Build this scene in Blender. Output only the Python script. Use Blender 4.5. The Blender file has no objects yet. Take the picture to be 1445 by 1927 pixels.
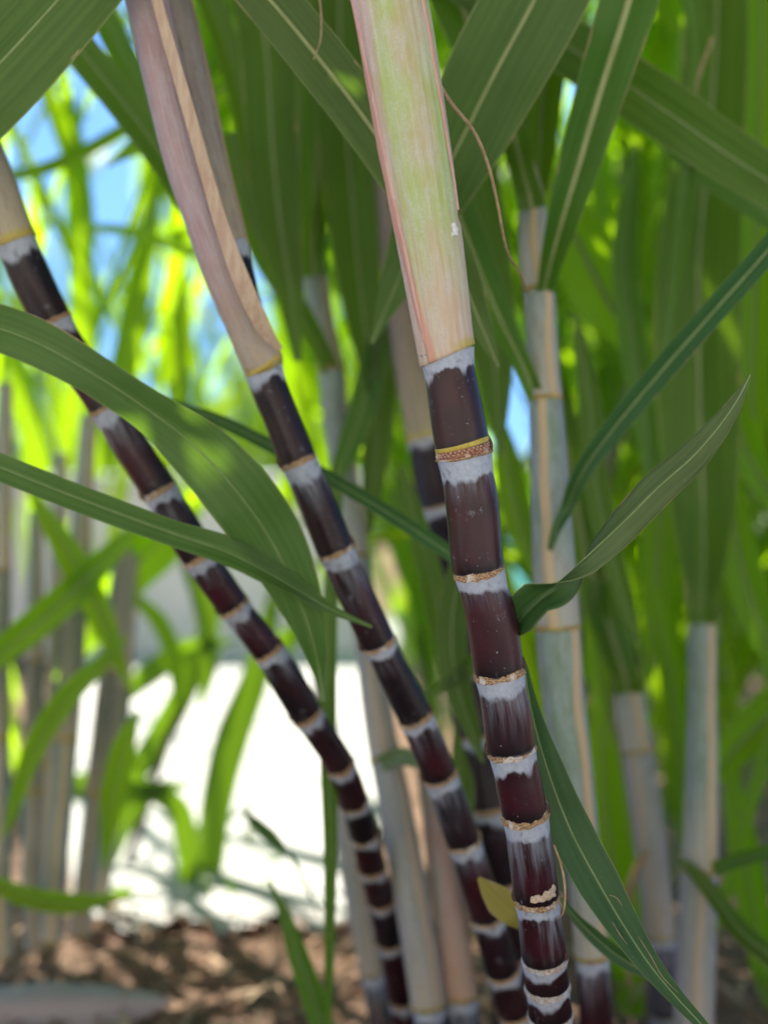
import bpy, math, random
import numpy as np
from mathutils import Vector

R = math.radians
scene = bpy.context.scene
COL = scene.collection

# ------------------------------------------------------------------ camera
CAM_H = 0.62
PITCH = 2.5
FPX = 50.0 / 36.0 * 1927.0          # focal length in photograph pixels
cd = bpy.data.cameras.new("camera")
cam = bpy.data.objects.new("camera", cd)
COL.objects.link(cam)
cam.location = (0, 0, CAM_H)
cam.rotation_euler = (R(90 - PITCH), 0, 0)
cd.sensor_fit = 'VERTICAL'
cd.sensor_height = 36.0
cd.lens = 50.0
cd.clip_start = 0.02
cd.clip_end = 2000
cd.dof.use_dof = True
cd.dof.focus_distance = 0.88
cd.dof.aperture_fstop = 2.9
scene.camera = cam

# ------------------------------------------------------------------ sky and sun
SUN_EL, SUN_AZ = 58.0, -32.0         # azimuth measured from +Y towards +X
w = bpy.data.worlds.new("World")
scene.world = w
w.use_nodes = True
wn = w.node_tree
bgd = wn.nodes['Background']
sky = wn.nodes.new('ShaderNodeTexSky')
sky.sky_type = 'NISHITA'
sky.sun_disc = False
sky.sun_elevation = R(SUN_EL)
sky.sun_rotation = R(SUN_AZ)
sky.air_density = 1.0
sky.dust_density = 0.0
sky.ozone_density = 2.5
# the deep blue of the upper sky reaches down to the skyline on this very clear day
tcn = wn.nodes.new('ShaderNodeTexCoord')
mp = wn.nodes.new('ShaderNodeVectorMath'); mp.operation = 'MULTIPLY'; mp.inputs[1].default_value = (1, 1, 0.8)
wn.links.new(tcn.outputs['Generated'], mp.inputs[0])
ad = wn.nodes.new('ShaderNodeVectorMath'); ad.operation = 'ADD'; ad.inputs[1].default_value = (0, 0, 0.34)
wn.links.new(mp.outputs[0], ad.inputs[0])
nm = wn.nodes.new('ShaderNodeVectorMath'); nm.operation = 'NORMALIZE'
wn.links.new(ad.outputs[0], nm.inputs[0])
wn.links.new(nm.outputs[0], sky.inputs[0])
tint = wn.nodes.new('ShaderNodeMix'); tint.data_type = 'RGBA'; tint.blend_type = 'MULTIPLY'
tint.inputs[0].default_value = 1.0
tint.inputs[7].default_value = (0.70, 0.89, 1.0, 1)
wn.links.new(sky.outputs[0], tint.inputs[6])
wn.links.new(tint.outputs[2], bgd.inputs[0])
bgd.inputs[1].default_value = 0.1

sd = bpy.data.lights.new("sun", 'SUN')
sd.energy = 5.0
sd.angle = R(0.53)
sd.color = (1.0, 0.95, 0.86)
sun = bpy.data.objects.new("sun", sd)
COL.objects.link(sun)
sdir = Vector((math.sin(R(SUN_AZ)) * math.cos(R(SUN_EL)), math.cos(R(SUN_AZ)) * math.cos(R(SUN_EL)), math.sin(R(SUN_EL))))
sun.rotation_euler = sdir.to_track_quat('Z', 'Y').to_euler()
sun.location = sdir * 20

scene.view_settings.view_transform = 'Standard'
scene.view_settings.look = 'None'
scene.view_settings.exposure = 1.5
scene.view_settings.gamma = 1.0

# ------------------------------------------------------------------ pixel helper (photograph pixel + real distance -> point)
_cp, _sp = math.cos(R(PITCH)), math.sin(R(PITCH))
def at(px, py, d):
    x = (px - 722.5) / FPX * d
    y = (963.5 - py) / FPX * d
    return np.array([x, d * _cp + y * _sp, CAM_H - d * _sp + y * _cp])
def proj(p):
    dy, dz = p[1], p[2] - CAM_H
    d = dy * _cp - dz * _sp
    y = dy * _sp + dz * _cp
    if d < 0.05: return None
    return 722.5 + p[0] / d * FPX, 963.5 - y / d * FPX

def ORD(i): return ('leftmost', 'second from the left', 'third from the left', 'fourth from the left', 'fifth from the left', 'sixth from the left', 'seventh from the left', 'eighth from the left', 'ninth from the left', 'tenth from the left')[i] if i < 10 else ('eleventh twelfth thirteenth fourteenth fifteenth sixteenth seventeenth eighteenth nineteenth twentieth twenty-first twenty-second'.split()[i - 10] + ' from the left')

def norm(v):
    v = np.asarray(v, float)
    n = np.linalg.norm(v, axis=-1, keepdims=True)
    return v / np.maximum(n, 1e-9)

def hermite(xs, ys, q):
    """smooth interpolation through (xs, ys), ys may be vectors"""
    xs = np.asarray(xs, float); ys = np.asarray(ys, float)
    if ys.ndim == 1: ys = ys[:, None]
    m = np.gradient(ys, xs, axis=0) if len(xs) > 2 else np.repeat((ys[1:] - ys[:1]) / (xs[1] - xs[0]), 2, axis=0)
    q = np.atleast_1d(np.asarray(q, float))
    i = np.clip(np.searchsorted(xs, q, side='right') - 1, 0, len(xs) - 2)
    h = xs[i + 1] - xs[i]
    t = ((q - xs[i]) / h)[:, None]; h = h[:, None]
    return (2*t**3 - 3*t**2 + 1) * ys[i] + (t**3 - 2*t**2 + t) * h * m[i] + (-2*t**3 + 3*t**2) * ys[i+1] + (t**3 - t**2) * h * m[i+1]

# ------------------------------------------------------------------ materials
class NT:
    def __init__(s, name):
        s.m = bpy.data.materials.new(name); s.m.use_nodes = True
        s.t = s.m.node_tree; s.t.nodes.clear()
        s.out = s.t.nodes.new('ShaderNodeOutputMaterial')
    def n(s, typ, **kw):
        nd = s.t.nodes.new(typ)
        for k, v in kw.items(): setattr(nd, k, v)
        return nd
    def put(s, sock, v):
        if isinstance(v, bpy.types.NodeSocket): s.t.links.new(v, sock)
        elif v is not None:
            if hasattr(sock.default_value, '__len__') and isinstance(v, (tuple, list)) and len(v) == 3 and len(sock.default_value) == 4:
                v = (*v, 1)
            sock.default_value = v
    def M(s, op, a, b=None, c=None, clamp=False):
        nd = s.n('ShaderNodeMath', operation=op, use_clamp=clamp)
        for i, v in enumerate((a, b, c)):
            if v is not None: s.put(nd.inputs[i], v)
        return nd.outputs[0]
    def attr(s, name, vec=False):
        nd = s.n('ShaderNodeAttribute', attribute_name=name)
        return nd.outputs['Vector'] if vec else nd.outputs['Fac']
    def sep(s, v):
        nd = s.n('ShaderNodeSeparateXYZ'); s.put(nd.inputs[0], v); return nd.outputs
    def com(s, x, y, z):
        nd = s.n('ShaderNodeCombineXYZ')
        for i, v in enumerate((x, y, z)): s.put(nd.inputs[i], v)
        return nd.outputs[0]
    def vmul(s, v, xyz):
        nd = s.n('ShaderNodeVectorMath', operation='MULTIPLY'); s.put(nd.inputs[0], v); nd.inputs[1].default_value = xyz; return nd.outputs[0]
    def vadd(s, v, w_):
        nd = s.n('ShaderNodeVectorMath', operation='ADD'); s.put(nd.inputs[0], v); s.put(nd.inputs[1], w_); return nd.outputs[0]
    def noise(s, v, scale=1.0, detail=3.0, rough=0.55):
        nd = s.n('ShaderNodeTexNoise'); s.put(nd.inputs['Vector'], v)
        nd.inputs['Scale'].default_value = scale; nd.inputs['Detail'].default_value = detail; nd.inputs['Roughness'].default_value = rough
        return nd.outputs['Fac']
    def ss(s, v, a, b, lo=0.0, hi=1.0):
        nd = s.n('ShaderNodeMapRange', interpolation_type='SMOOTHSTEP')
        s.put(nd.inputs[0], v); s.put(nd.inputs[1], a); s.put(nd.inputs[2], b); s.put(nd.inputs[3], lo); s.put(nd.inputs[4], hi)
        return nd.outputs[0]
    def mix(s, f, a, b):
        nd = s.n('ShaderNodeMix', data_type='RGBA')
        s.put(nd.inputs[0], f); s.put(nd.inputs[6], a); s.put(nd.inputs[7], b)
        return nd.outputs[2]
    def rnd(s):
        return s.n('ShaderNodeObjectInfo').outputs['Random']
    def bump(s, h, strength=0.3, dist=0.001):
        nd = s.n('ShaderNodeBump'); s.put(nd.inputs['Height'], h); nd.inputs['Strength'].default_value = strength; nd.inputs['Distance'].default_value = dist
        return nd.outputs[0]
    def pbsdf(s, col, rough=0.5, spec=0.5, normal=None, coat=0.0, coat_rough=0.2, metal=0.0):
        p = s.n('ShaderNodeBsdfPrincipled')
        s.put(p.inputs['Base Color'], col); s.put(p.inputs['Roughness'], rough); s.put(p.inputs['Specular IOR Level'], spec)
        if normal is not None: s.put(p.inputs['Normal'], normal)
        s.put(p.inputs['Coat Weight'], coat); s.put(p.inputs['Coat Roughness'], coat_rough); s.put(p.inputs['Metallic'], metal)
        return p.outputs[0]
    def done(s, sh):
        s.t.links.new(sh, s.out.inputs['Surface']); return s.m

def seeded(t, vec):
    r = t.M('MULTIPLY', t.rnd(), 37.0)
    return t.vadd(vec, t.com(r, r, r))

def mat_culm(name, c_dark, c_red, wax=(0.45, 0.49, 0.57), gloss=0.30):
    t = NT(name)
    ft = t.attr('ft'); fb = t.attr('fb'); wb = t.attr('wb'); st = t.attr('st')
    cyl = seeded(t, t.attr('cyl', True))
    streak = t.noise(t.vmul(cyl, (900, 900, 22)), 1.0, 3.0, 0.6)
    streak2 = t.noise(t.vmul(cyl, (260, 260, 30)), 1.0, 2.0, 0.5)
    broad = t.noise(t.vmul(cyl, (70, 70, 18)), 1.0, 2.0, 0.5)
    grain = t.noise(t.vmul(cyl, (2200, 2200, 2200)), 1.0, 2.0, 0.6)
    mott = t.noise(t.vmul(cyl, (330, 330, 330)), 1.0, 4.0, 0.6)
    # ragged lower edge of the wax band
    e = t.M('ADD', wb, t.M('MULTIPLY', t.M('SUBTRACT', streak, 0.5), 0.0030))
    e = t.M('ADD', e, t.M('MULTIPLY', t.M('SUBTRACT', broad, 0.5), 0.016))
    band = t.M('SUBTRACT', 1.0, t.ss(ft, t.M('SUBTRACT', e, 0.0006), t.M('ADD', e, t.M('MULTIPLY_ADD', t.ss(broad, 0.35, 0.65), 0.0050, 0.0018))))
    # streaks of bloom trailing down
    tr = t.M('DIVIDE', ft, t.M('MULTIPLY', st, 0.055))
    fall = t.M('SUBTRACT', 1.0, t.M('MINIMUM', tr, 1.0))
    sm = t.ss(t.M('MULTIPLY', t.M('ADD', t.M('MULTIPLY', streak2, 0.65), t.M('MULTIPLY', streak, 0.35)), t.M('ADD', broad, 0.5)), 0.36, 0.72)
    trail = t.M('MULTIPLY', t.M('MULTIPLY', sm, t.M('POWER', fall, 1.5)), 0.72)
    dens = t.M('MULTIPLY_ADD', mott, 0.25, 0.72, clamp=True)
    rub = t.ss(t.noise(t.vmul(cyl, (150, 150, 110)), 1.0, 5.0, 0.7), 0.52, 0.68)
    band = t.M('MULTIPLY', t.M('MULTIPLY', band, dens), t.M('SUBTRACT', 1.0, t.M('MULTIPLY', rub, 0.42)))
    waxm = t.M('MAXIMUM', band, trail)
    # dust film, specks, abrasion
    film = t.M('MULTIPLY', t.ss(broad, 0.35, 0.8), 0.02)
    specks = t.M('MULTIPLY', t.ss(t.noise(t.vmul(cyl, (620, 620, 520)), 1.0, 1.0, 0.4), 0.745, 0.79), 0.5)
    scuff = t.M('MULTIPLY', t.M('MULTIPLY', t.ss(t.noise(t.vmul(cyl, (110, 110, 80)), 1.0, 4.0, 0.7), 0.62, 0.72), t.ss(grain, 0.42, 0.62)), 0.45)
    botwax = t.M('MULTIPLY', t.M('SUBTRACT', 1.0, t.ss(t.M('ADD', fb, t.M('MULTIPLY', mott, 0.004)), 0.0025, 0.0055)), t.ss(mott, 0.42, 0.6))
    waxm = t.M('MAXIMUM', waxm, t.M('MAXIMUM', t.M('MAXIMUM', film, specks), t.M('MAXIMUM', scuff, t.M('MULTIPLY', botwax, 0.5))), clamp=True)
    base = t.mix(t.ss(t.noise(t.vmul(cyl, (45, 45, 25)), 1.0, 2.0), 0.35, 0.68), c_dark, c_red)
    base = t.mix(t.M('SUBTRACT', 1.0, t.ss(fb, 0.003, 0.012)), base, (0.012, 0.005, 0.006))
    wc = t.mix(mott, tuple(c * 0.78 for c in wax), tuple(min(1, c * 1.18) for c in wax))
    col = t.mix(waxm, base, wc)
    rough = t.M('ADD', t.M('MULTIPLY', waxm, 0.45), t.M('MULTIPLY_ADD', mott, 0.12, gloss - 0.05), clamp=True)
    h = t.M('ADD', t.M('MULTIPLY', waxm, 0.5), t.M('ADD', t.M('MULTIPLY', grain, 0.12), t.M('MULTIPLY', streak, 0.22)))
    return t.done(t.pbsdf(col, rough, 0.30, t.bump(h, 0.35, 0.0006)))

def mat_sheath(name, c_mid, c_edge, c_margin, bloom=(0.62, 0.62, 0.64), bloom_amt=0.45, dirt=0.0, yellow=0.012, yside=1.0, mgw=0.955):
    t = NT(name)
    s_ = t.attr('s'); fb = t.attr('fb'); fc = t.attr('fc')
    cyl = seeded(t, t.attr('cyl', True))
    fib = t.noise(t.vmul(cyl, (1000, 1000, 14)), 1.0, 3.0, 0.6)
    fib2 = t.noise(t.vmul(cyl, (240, 240, 9)), 1.0, 3.0, 0.55)
    mott = t.noise(t.vmul(cyl, (150, 150, 60)), 1.0, 5.0, 0.65)
    fine = t.noise(t.vmul(cyl, (1500, 1500, 900)), 1.0, 3.0, 0.7)
    big = t.noise(t.vmul(cyl, (40, 40, 12)), 1.0, 2.0, 0.5)
    e = t.M('ADD', t.M('ABSOLUTE', fc), t.M('MULTIPLY', t.M('SUBTRACT', fib2, 0.5), 0.9))
    edge = t.ss(e, 0.45, 1.0)
    col = t.mix(edge, c_mid, c_edge)
    col = t.mix(t.M('MULTIPLY', t.ss(big, 0.45, 0.7), 0.45), col, c_edge)
    col = t.mix(t.M('SUBTRACT', 1.0, t.ss(t.M('ADD', fb, t.M('MULTIPLY', mott, 0.03)), 0.01, 0.12)), col, t.mix(0.55, c_edge, (0.50, 0.42, 0.22)))
    bl = t.M('MULTIPLY', t.ss(t.M('ADD', t.M('MULTIPLY', mott, 0.7), t.M('MULTIPLY', fib2, 0.3)), 0.36, 0.62), t.ss(fine, 0.25, 0.75))
    col = t.mix(t.M('MULTIPLY', bl, bloom_amt), col, bloom)
    col = t.mix(t.M('MULTIPLY', t.ss(fib, 0.4, 0.75), 0.18), col, (0.75, 0.72, 0.66))
    if dirt > 0:
        d = t.ss(t.noise(t.vmul(cyl, (300, 300, 40)), 1.0, 6.0, 0.75), 0.5, 0.66)
        col = t.mix(t.M('MULTIPLY', d, dirt), col, (0.12, 0.09, 0.07))
    # dry margin of the outer edge
    mg = t.ss(t.M('ADD', s_, t.M('MULTIPLY', t.M('SUBTRACT', fib2, 0.5), 0.02)), mgw - 0.01, mgw + 0.01)
    col = t.mix(mg, col, t.mix(fib, c_margin, tuple(c * 0.75 for c in c_margin)))
    ys = t.ss(fc, -0.35, 0.25, 1.0, yside)
    yl = t.M('SUBTRACT', 1.0, t.ss(t.M('ADD', fb, t.M('MULTIPLY', mott, 0.004)), yellow * 0.45, yellow))
    col = t.mix(t.M('MULTIPLY', t.M('MULTIPLY', yl, ys), 0.9), col, (0.46, 0.36, 0.07))
    h = t.M('ADD', t.M('MULTIPLY', fib, 0.6), t.M('MULTIPLY', fib2, 0.4))
    return t.done(t.pbsdf(col, t.M('MULTIPLY_ADD', mott, 0.2, 0.42), 0.35, t.bump(h, 0.45, 0.0005)))

def mat_ring(name, c1, c2, c3):
    t = NT(name)
    cyl = seeded(t, t.attr('cyl', True)); fb = t.attr('fb')
    a = t.noise(t.vmul(cyl, (700, 700, 1500)), 1.0, 4.0, 0.7)
    b = t.noise(t.vmul(cyl, (120, 120, 120)), 1.0, 3.0, 0.6)
    col = t.mix(t.ss(a, 0.38, 0.62), c1, c2)
    col = t.mix(t.ss(b, 0.52, 0.66), col, c3)
    return t.done(t.pbsdf(col, 0.75, 0.25, t.bump(a, 0.8, 0.0008)))

def mat_leaf(name, c_up, c_alt, c_rib, trans=(0.25, 0.48, 0.02), tf=0.42, rough=0.42, rib=0.0, dry=0.0, spec=0.28):
    t = NT(name)
    L = t.sep(t.attr('luv', True))       # across in metres, along in metres, -1..1 across
    r = t.M('MULTIPLY', t.rnd(), 41.0)
    v = t.com(t.M('ADD', L[0], r), L[1], r)
    vein = t.noise(t.vmul(v, (1500, 9, 1)), 1.0, 2.0, 0.6)
    vein2 = t.noise(t.vmul(v, (330, 5, 1)), 1.0, 2.0, 0.6)
    blot = t.noise(t.vmul(v, (30, 14, 1)), 1.0, 3.0, 0.6)
    col = t.mix(t.ss(vein2, 0.2, 0.8), c_up, c_alt)
    col = t.mix(t.M('MULTIPLY', t.ss(vein, 0.45, 0.8), 0.16), col, tuple(min(1, c * 1.9) for c in c_alt))
    col = t.mix(t.M('MULTIPLY', t.ss(blot, 0.4, 0.75), 0.35), col, tuple(c * 0.65 for c in c_up))
    hv = t.n('ShaderNodeHueSaturation')
    hv.inputs['Hue'].default_value = 0.5
    t.put(hv.inputs['Hue'], t.M('MULTIPLY_ADD', t.rnd(), 0.035, 0.483))
    t.put(hv.inputs['Value'], t.M('MULTIPLY_ADD', t.rnd(), 0.5, 0.75))
    t.put(hv.inputs['Color'], col)
    col = hv.outputs[0]
    au = t.M('ABSOLUTE', L[2])
    if rib > 0:
        m = t.M('SUBTRACT', 1.0, t.ss(au, rib * 0.6, rib))
        col = t.mix(t.M('MULTIPLY', m, 0.8), col, c_rib)
    col = t.mix(t.M('MULTIPLY', t.ss(au, 0.95, 0.985), 0.55), col, (0.32, 0.34, 0.14))
    tc = trans
    if dry > 0:
        ew = t.M('MULTIPLY', t.M('POWER', au, 9.0), 0.16)
        dm = t.ss(t.M('ADD', ew, t.noise(t.vmul(v, (160, 18, 1)), 1.0, 5.0, 0.75)), 0.72 - dry * 0.25, 0.76 - dry * 0.25)
        col = t.mix(dm, col, (0.42, 0.30, 0.16))
    spk = t.ss(t.noise(t.vmul(v, (420, 420, 1)), 1.0, 2.0, 0.5), 0.74, 0.78)
    col = t.mix(t.M('MULTIPLY', spk, 0.4), col, (0.4, 0.42, 0.34))
    tr = t.n('ShaderNodeBsdfTranslucent')
    tcol = t.mix(t.ss(vein2, 0.3, 0.7), tuple(c * 0.72 for c in tc), tc)
    tcol = t.mix(t.ss(t.M('FRACT', t.M('MULTIPLY', t.rnd(), 7.3)), 0.6, 0.95), tcol, tuple(c * 0.6 for c in tc))
    if rib > 0:
        tcol = t.mix(t.M('SUBTRACT', 1.0, t.ss(au, rib * 0.6, rib)), tcol, (0.30, 0.36, 0.05))
    t.put(tr.inputs[0], tcol)
    h = t.M('ADD', t.M('MULTIPLY', vein, 0.4), t.M('MULTIPLY', vein2, 0.8))
    nb = t.bump(h, 0.35, 0.0006)
    p = t.pbsdf(col, t.M('MULTIPLY_ADD', blot, 0.2, rough - 0.1), spec, nb)
    mx = t.n('ShaderNodeMixShader'); mx.inputs[0].default_value = tf
    t.t.links.new(p, mx.inputs[1]); t.t.links.new(tr.outputs[0], mx.inputs[2])
    return t.done(mx.outputs[0])

def mat_simple(name, c1, c2, scale=60, rough=0.7, spec=0.3, bump=0.3, bdist=0.002, stretch=(1, 1, 1)):
    t = NT(name)
    co = t.n('ShaderNodeTexCoord').outputs['Object']
    v = t.vmul(co, tuple(scale * s for s in stretch))
    a = t.noise(v, 1.0, 5.0, 0.65)
    col = t.mix(t.ss(a, 0.35, 0.65), c1, c2)
    return t.done(t.pbsdf(col, rough, spec, t.bump(a, bump, bdist)))

MT = {}
MT['culm'] = mat_culm('cane_rind', (0.019, 0.0065, 0.0085), (0.044, 0.0075, 0.0125))
MT['culm_black'] = mat_culm('cane_rind_black', (0.010, 0.0055, 0.0075), (0.022, 0.0065, 0.010), gloss=0.34)
MT['culm_grey'] = mat_culm('cane_rind_waxy', (0.06, 0.07, 0.085), (0.10, 0.07, 0.09), gloss=0.5)
MT['sheath_main'] = mat_sheath('sheath_pink_green', (0.33, 0.41, 0.09), (0.52, 0.27, 0.28), (0.64, 0.33, 0.24), bloom=(0.56, 0.57, 0.60), bloom_amt=0.62, yside=0.12, yellow=0.010)
MT['sheath_pink'] = mat_sheath('sheath_dusky_pink', (0.33, 0.20, 0.20), (0.36, 0.24, 0.26), (0.62, 0.42, 0.22), bloom=(0.42, 0.43, 0.45), bloom_amt=0.6, yellow=0.008, dirt=0.25)
MT['sheath_grey'] = mat_sheath('sheath_grey_brown', (0.25, 0.21, 0.18), (0.21, 0.17, 0.15), (0.45, 0.34, 0.22), bloom=(0.34, 0.32, 0.31), bloom_amt=0.5, dirt=0.6, yellow=0.006)
MT['sheath_pale'] = mat_sheath('sheath_pale_green_grey', (0.16, 0.24, 0.15), (0.26, 0.25, 0.28), (0.58, 0.44, 0.26), bloom=(0.34, 0.41, 0.48), bloom_amt=0.75, dirt=0.4, yellow=0.006, mgw=0.925)
MT['sheath_beige'] = mat_sheath('sheath_beige', (0.38, 0.32, 0.25), (0.34, 0.27, 0.23), (0.45, 0.34, 0.22), bloom=(0.40, 0.38, 0.36), bloom_amt=0.4, dirt=0.3)
MT['sheath_lilac'] = mat_sheath('sheath_lilac_grey', (0.26, 0.27, 0.22), (0.30, 0.25, 0.29), (0.5, 0.4, 0.28), bloom=(0.40, 0.41, 0.47), bloom_amt=0.7, dirt=0.25, yellow=0.006, mgw=0.94)
MT['sheath_green'] = mat_sheath('sheath_leaf_green', (0.075, 0.15, 0.035), (0.10, 0.16, 0.06), (0.30, 0.27, 0.12), bloom=(0.24, 0.30, 0.22), bloom_amt=0.35, dirt=0.1, yellow=0.010)
MT['sheath_dim'] = mat_sheath('sheath_dim_green', (0.15, 0.19, 0.10), (0.20, 0.18, 0.15), (0.34, 0.26, 0.16), bloom=(0.30, 0.33, 0.34), bloom_amt=0.6, dirt=0.3)
MT['sheath_brown'] = mat_sheath('sheath_brown', (0.20, 0.15, 0.10), (0.14, 0.11, 0.09), (0.34, 0.26, 0.16), bloom=(0.27, 0.26, 0.25), bloom_amt=0.4, dirt=0.5)
MT['sheath_red'] = mat_sheath('sheath_red_streaked', (0.28, 0.29, 0.22), (0.40, 0.09, 0.10), (0.5, 0.4, 0.3), bloom=(0.40, 0.40, 0.46), bloom_amt=0.35, yellow=0.006)
MT['ring'] = mat_ring('leaf_scar_fibre', (0.16, 0.075, 0.035), (0.55, 0.37, 0.20), (0.60, 0.54, 0.48))
MT['ring_pale'] = mat_ring('leaf_scar_waxy', (0.32, 0.22, 0.16), (0.55, 0.50, 0.46), (0.50, 0.52, 0.57))
MT['growth'] = mat_simple('growth_ring_yellow', (0.42, 0.30, 0.04), (0.52, 0.40, 0.08), 300, 0.5, 0.4, 0.2, 0.0005)
MT['rootband'] = mat_ring('root_band', (0.16, 0.045, 0.03), (0.42, 0.20, 0.13), (0.55, 0.42, 0.32))
MT['dots'] = mat_simple('root_dots', (0.55, 0.36, 0.24), (0.62, 0.48, 0.36), 500, 0.7, 0.3, 0.2, 0.0004)
MT['bud'] = mat_ring('bud_scale', (0.03, 0.014, 0.012), (0.16, 0.09, 0.06), (0.35, 0.25, 0.18))
GL = dict(c_rib=(0.20, 0.26, 0.07))
MT['leaf'] = mat_leaf('leaf_blade', (0.040, 0.096, 0.010), (0.064, 0.134, 0.020), tf=0.34, rough=0.44, dry=0.12, trans=(0.34, 0.62, 0.012), **GL)
MT['leaf_blue'] = mat_leaf('leaf_blade_bluish', (0.026, 0.080, 0.028), (0.040, 0.112, 0.040), tf=0.25, rough=0.44, dry=0.10, **GL)
MT['leaf_back'] = mat_leaf('leaf_blade_back', (0.035, 0.085, 0.016), (0.055, 0.120, 0.022), tf=0.66, trans=(0.54, 0.90, 0.003), rough=0.36, rib=0.11, **GL)  # backlit lime put into the translucent colour, brighter than a real leaf passes
MT['leaf_grey'] = mat_leaf('leaf_blade_underside', (0.13, 0.175, 0.080), (0.17, 0.215, 0.105), tf=0.25, rough=0.55, dry=0.05, **GL)
MT['leaf_yellow'] = mat_leaf('leaf_blade_yellowed', (0.26, 0.20, 0.04), (0.32, 0.25, 0.06), c_rib=(0.4, 0.3, 0.1), trans=(0.5, 0.4, 0.05), tf=0.3, dry=0.5)
MT['midrib'] = mat_simple('midrib', (0.15, 0.22, 0.06), (0.20, 0.27, 0.09), 120, 0.45, 0.5, 0.15, 0.0004, (1, 1, 0.1))
MT['midrib_pale'] = mat_simple('midrib_pale', (0.22, 0.27, 0.09), (0.30, 0.33, 0.13), 120, 0.45, 0.5, 0.15, 0.0004, (1, 1, 0.1))
MT['dry'] = mat_simple('dry_fibre', (0.30, 0.20, 0.11), (0.44, 0.32, 0.18), 200, 0.8, 0.2, 0.3, 0.0005)
MT['collar'] = mat_ring('leaf_collar', (0.30, 0.17, 0.04), (0.34, 0.32, 0.10), (0.24, 0.14, 0.06))

# ------------------------------------------------------------------ mesh helpers
def mesh_obj(name, verts, faces, mat, parent=None, attrs=None, smooth=True):
    """verts are world coordinates; parent is an unrotated Empty (or a mesh under one)"""
    org = np.zeros(3)
    if parent is not None:
        p = parent
        while p is not None:
            org = org + np.array(p.location); p = p.parent
    verts = np.asarray(verts, float)
    if parent is None:
        org = np.array([verts[:, 0].mean(), verts[:, 1].mean(), verts[:, 2].min()])
    me = bpy.data.meshes.new(name)
    me.from_pydata((verts - org).tolist(), [], faces)
    me.materials.append(mat)
    if smooth: me.polygons.foreach_set('use_smooth', [True] * len(me.polygons))
    for k, v in (attrs or {}).items():
        v = np.asarray(v, np.float32)
        if v.ndim == 1:
            a = me.attributes.new(k, 'FLOAT', 'POINT'); a.data.foreach_set('value', v)
        else:
            a = me.attributes.new(k, 'FLOAT_VECTOR', 'POINT'); a.data.foreach_set('vector', v.ravel())
    me.update()
    o = bpy.data.objects.new(name, me)
    COL.objects.link(o)
    if parent is not None: o.parent = parent
    else: o.location = org
    return o

def thing(name, label, cat, loc, group=None):
    o = bpy.data.objects.new(name, None); COL.objects.link(o)
    o.empty_display_size = 0.05
    o.location = loc; o['label'] = label; o['category'] = cat
    if group: o['group'] = group
    return o
def tag(o, label=None, cat=None, group=None, kind=None):
    if label: o['label'] = label
    if cat: o['category'] = cat
    if group: o['group'] = group
    if kind: o['kind'] = kind
    return o

def grid_faces(nr, nc, closed):
    f = []
    cc = nc if closed else nc - 1
    for i in range(nr - 1):
        for j in range(cc):
            k = (j + 1) % nc
            f.append((i * nc + j, i * nc + k, (i + 1) * nc + k, (i + 1) * nc + j))
    return f

def frames(P):
    T = norm(np.gradient(P, axis=0))
    X = np.array([1.0, 0, 0])
    E1 = norm(X - (T @ X)[:, None] * T)
    E2 = np.cross(E1, T)                       # for T pointing down: E2 = x × -z = +y -> flip towards the camera
    s = np.where(E2[:, 1] > 0, -1.0, 1.0)[:, None]
    return T, E1, E2 * s

def arclen(P):
    return np.concatenate([[0], np.cumsum(np.linalg.norm(np.diff(P, axis=0), axis=1))])

def tube(P, Rr, nseg=40, rfun=None, cap=True):
    """returns verts, faces, angle array, ring index array"""
    T, E1, E2 = frames(P)
    a = np.linspace(0, 2 * np.pi, nseg, endpoint=False)
    rr = np.asarray(Rr)[:, None] * np.ones((1, nseg))
    if rfun is not None: rr = rr + rfun(a[None, :], np.arange(len(P))[:, None])
    V = P[:, None, :] + (np.cos(a)[None, :, None] * E1[:, None, :] + np.sin(a)[None, :, None] * E2[:, None, :]) * rr[:, :, None]
    F = grid_faces(len(P), nseg, True)
    V = V.reshape(-1, 3)
    if cap:
        F = F + [tuple(range(nseg)), tuple((len(P) - 1) * nseg + k for k in range(nseg - 1, -1, -1))]
    return V, F, np.tile(a, len(P)), np.repeat(np.arange(len(P)), nseg)

# ------------------------------------------------------------------ a stem path given as rows (px, py, depth, horizontal width in px), top to bottom
class Path:
    def __init__(s, rows):
        rows = np.array(rows, float)
        s.py = rows[:, 1]
        s.rows = rows
        q = np.linspace(s.py[0], s.py[-1], 600)
        v = hermite(s.py, rows[:, [0, 2, 3]], q)
        sl = np.gradient(v[:, 0], q)
        v[:, 2] *= np.cos(np.arctan(sl))
        s.q = q
        s.P = np.array([at(x, y, d) for (x, d, ww), y in zip(v, q)])
        s.R = v[:, 2] * v[:, 1] / FPX / 2
        s.S = arclen(s.P)
    def s_of(s, py): return float(np.interp(py, s.q, s.S))
    def pt(s, ss):
        ss = np.atleast_1d(ss)
        return np.stack([np.interp(ss, s.S, s.P[:, k]) for k in range(3)], 1)
    def rad(s, ss): return np.interp(ss, s.S, s.R)

class Path3:
    def __init__(s, pts, rad):
        pts = np.array(pts, float)
        k = np.arange(len(pts))
        q = np.linspace(0, len(pts) - 1, 160)
        s.P = hermite(k, pts, q); s.R = np.interp(q, k, rad); s.S = arclen(s.P)
    pt = Path.pt
    rad = Path.rad

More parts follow.
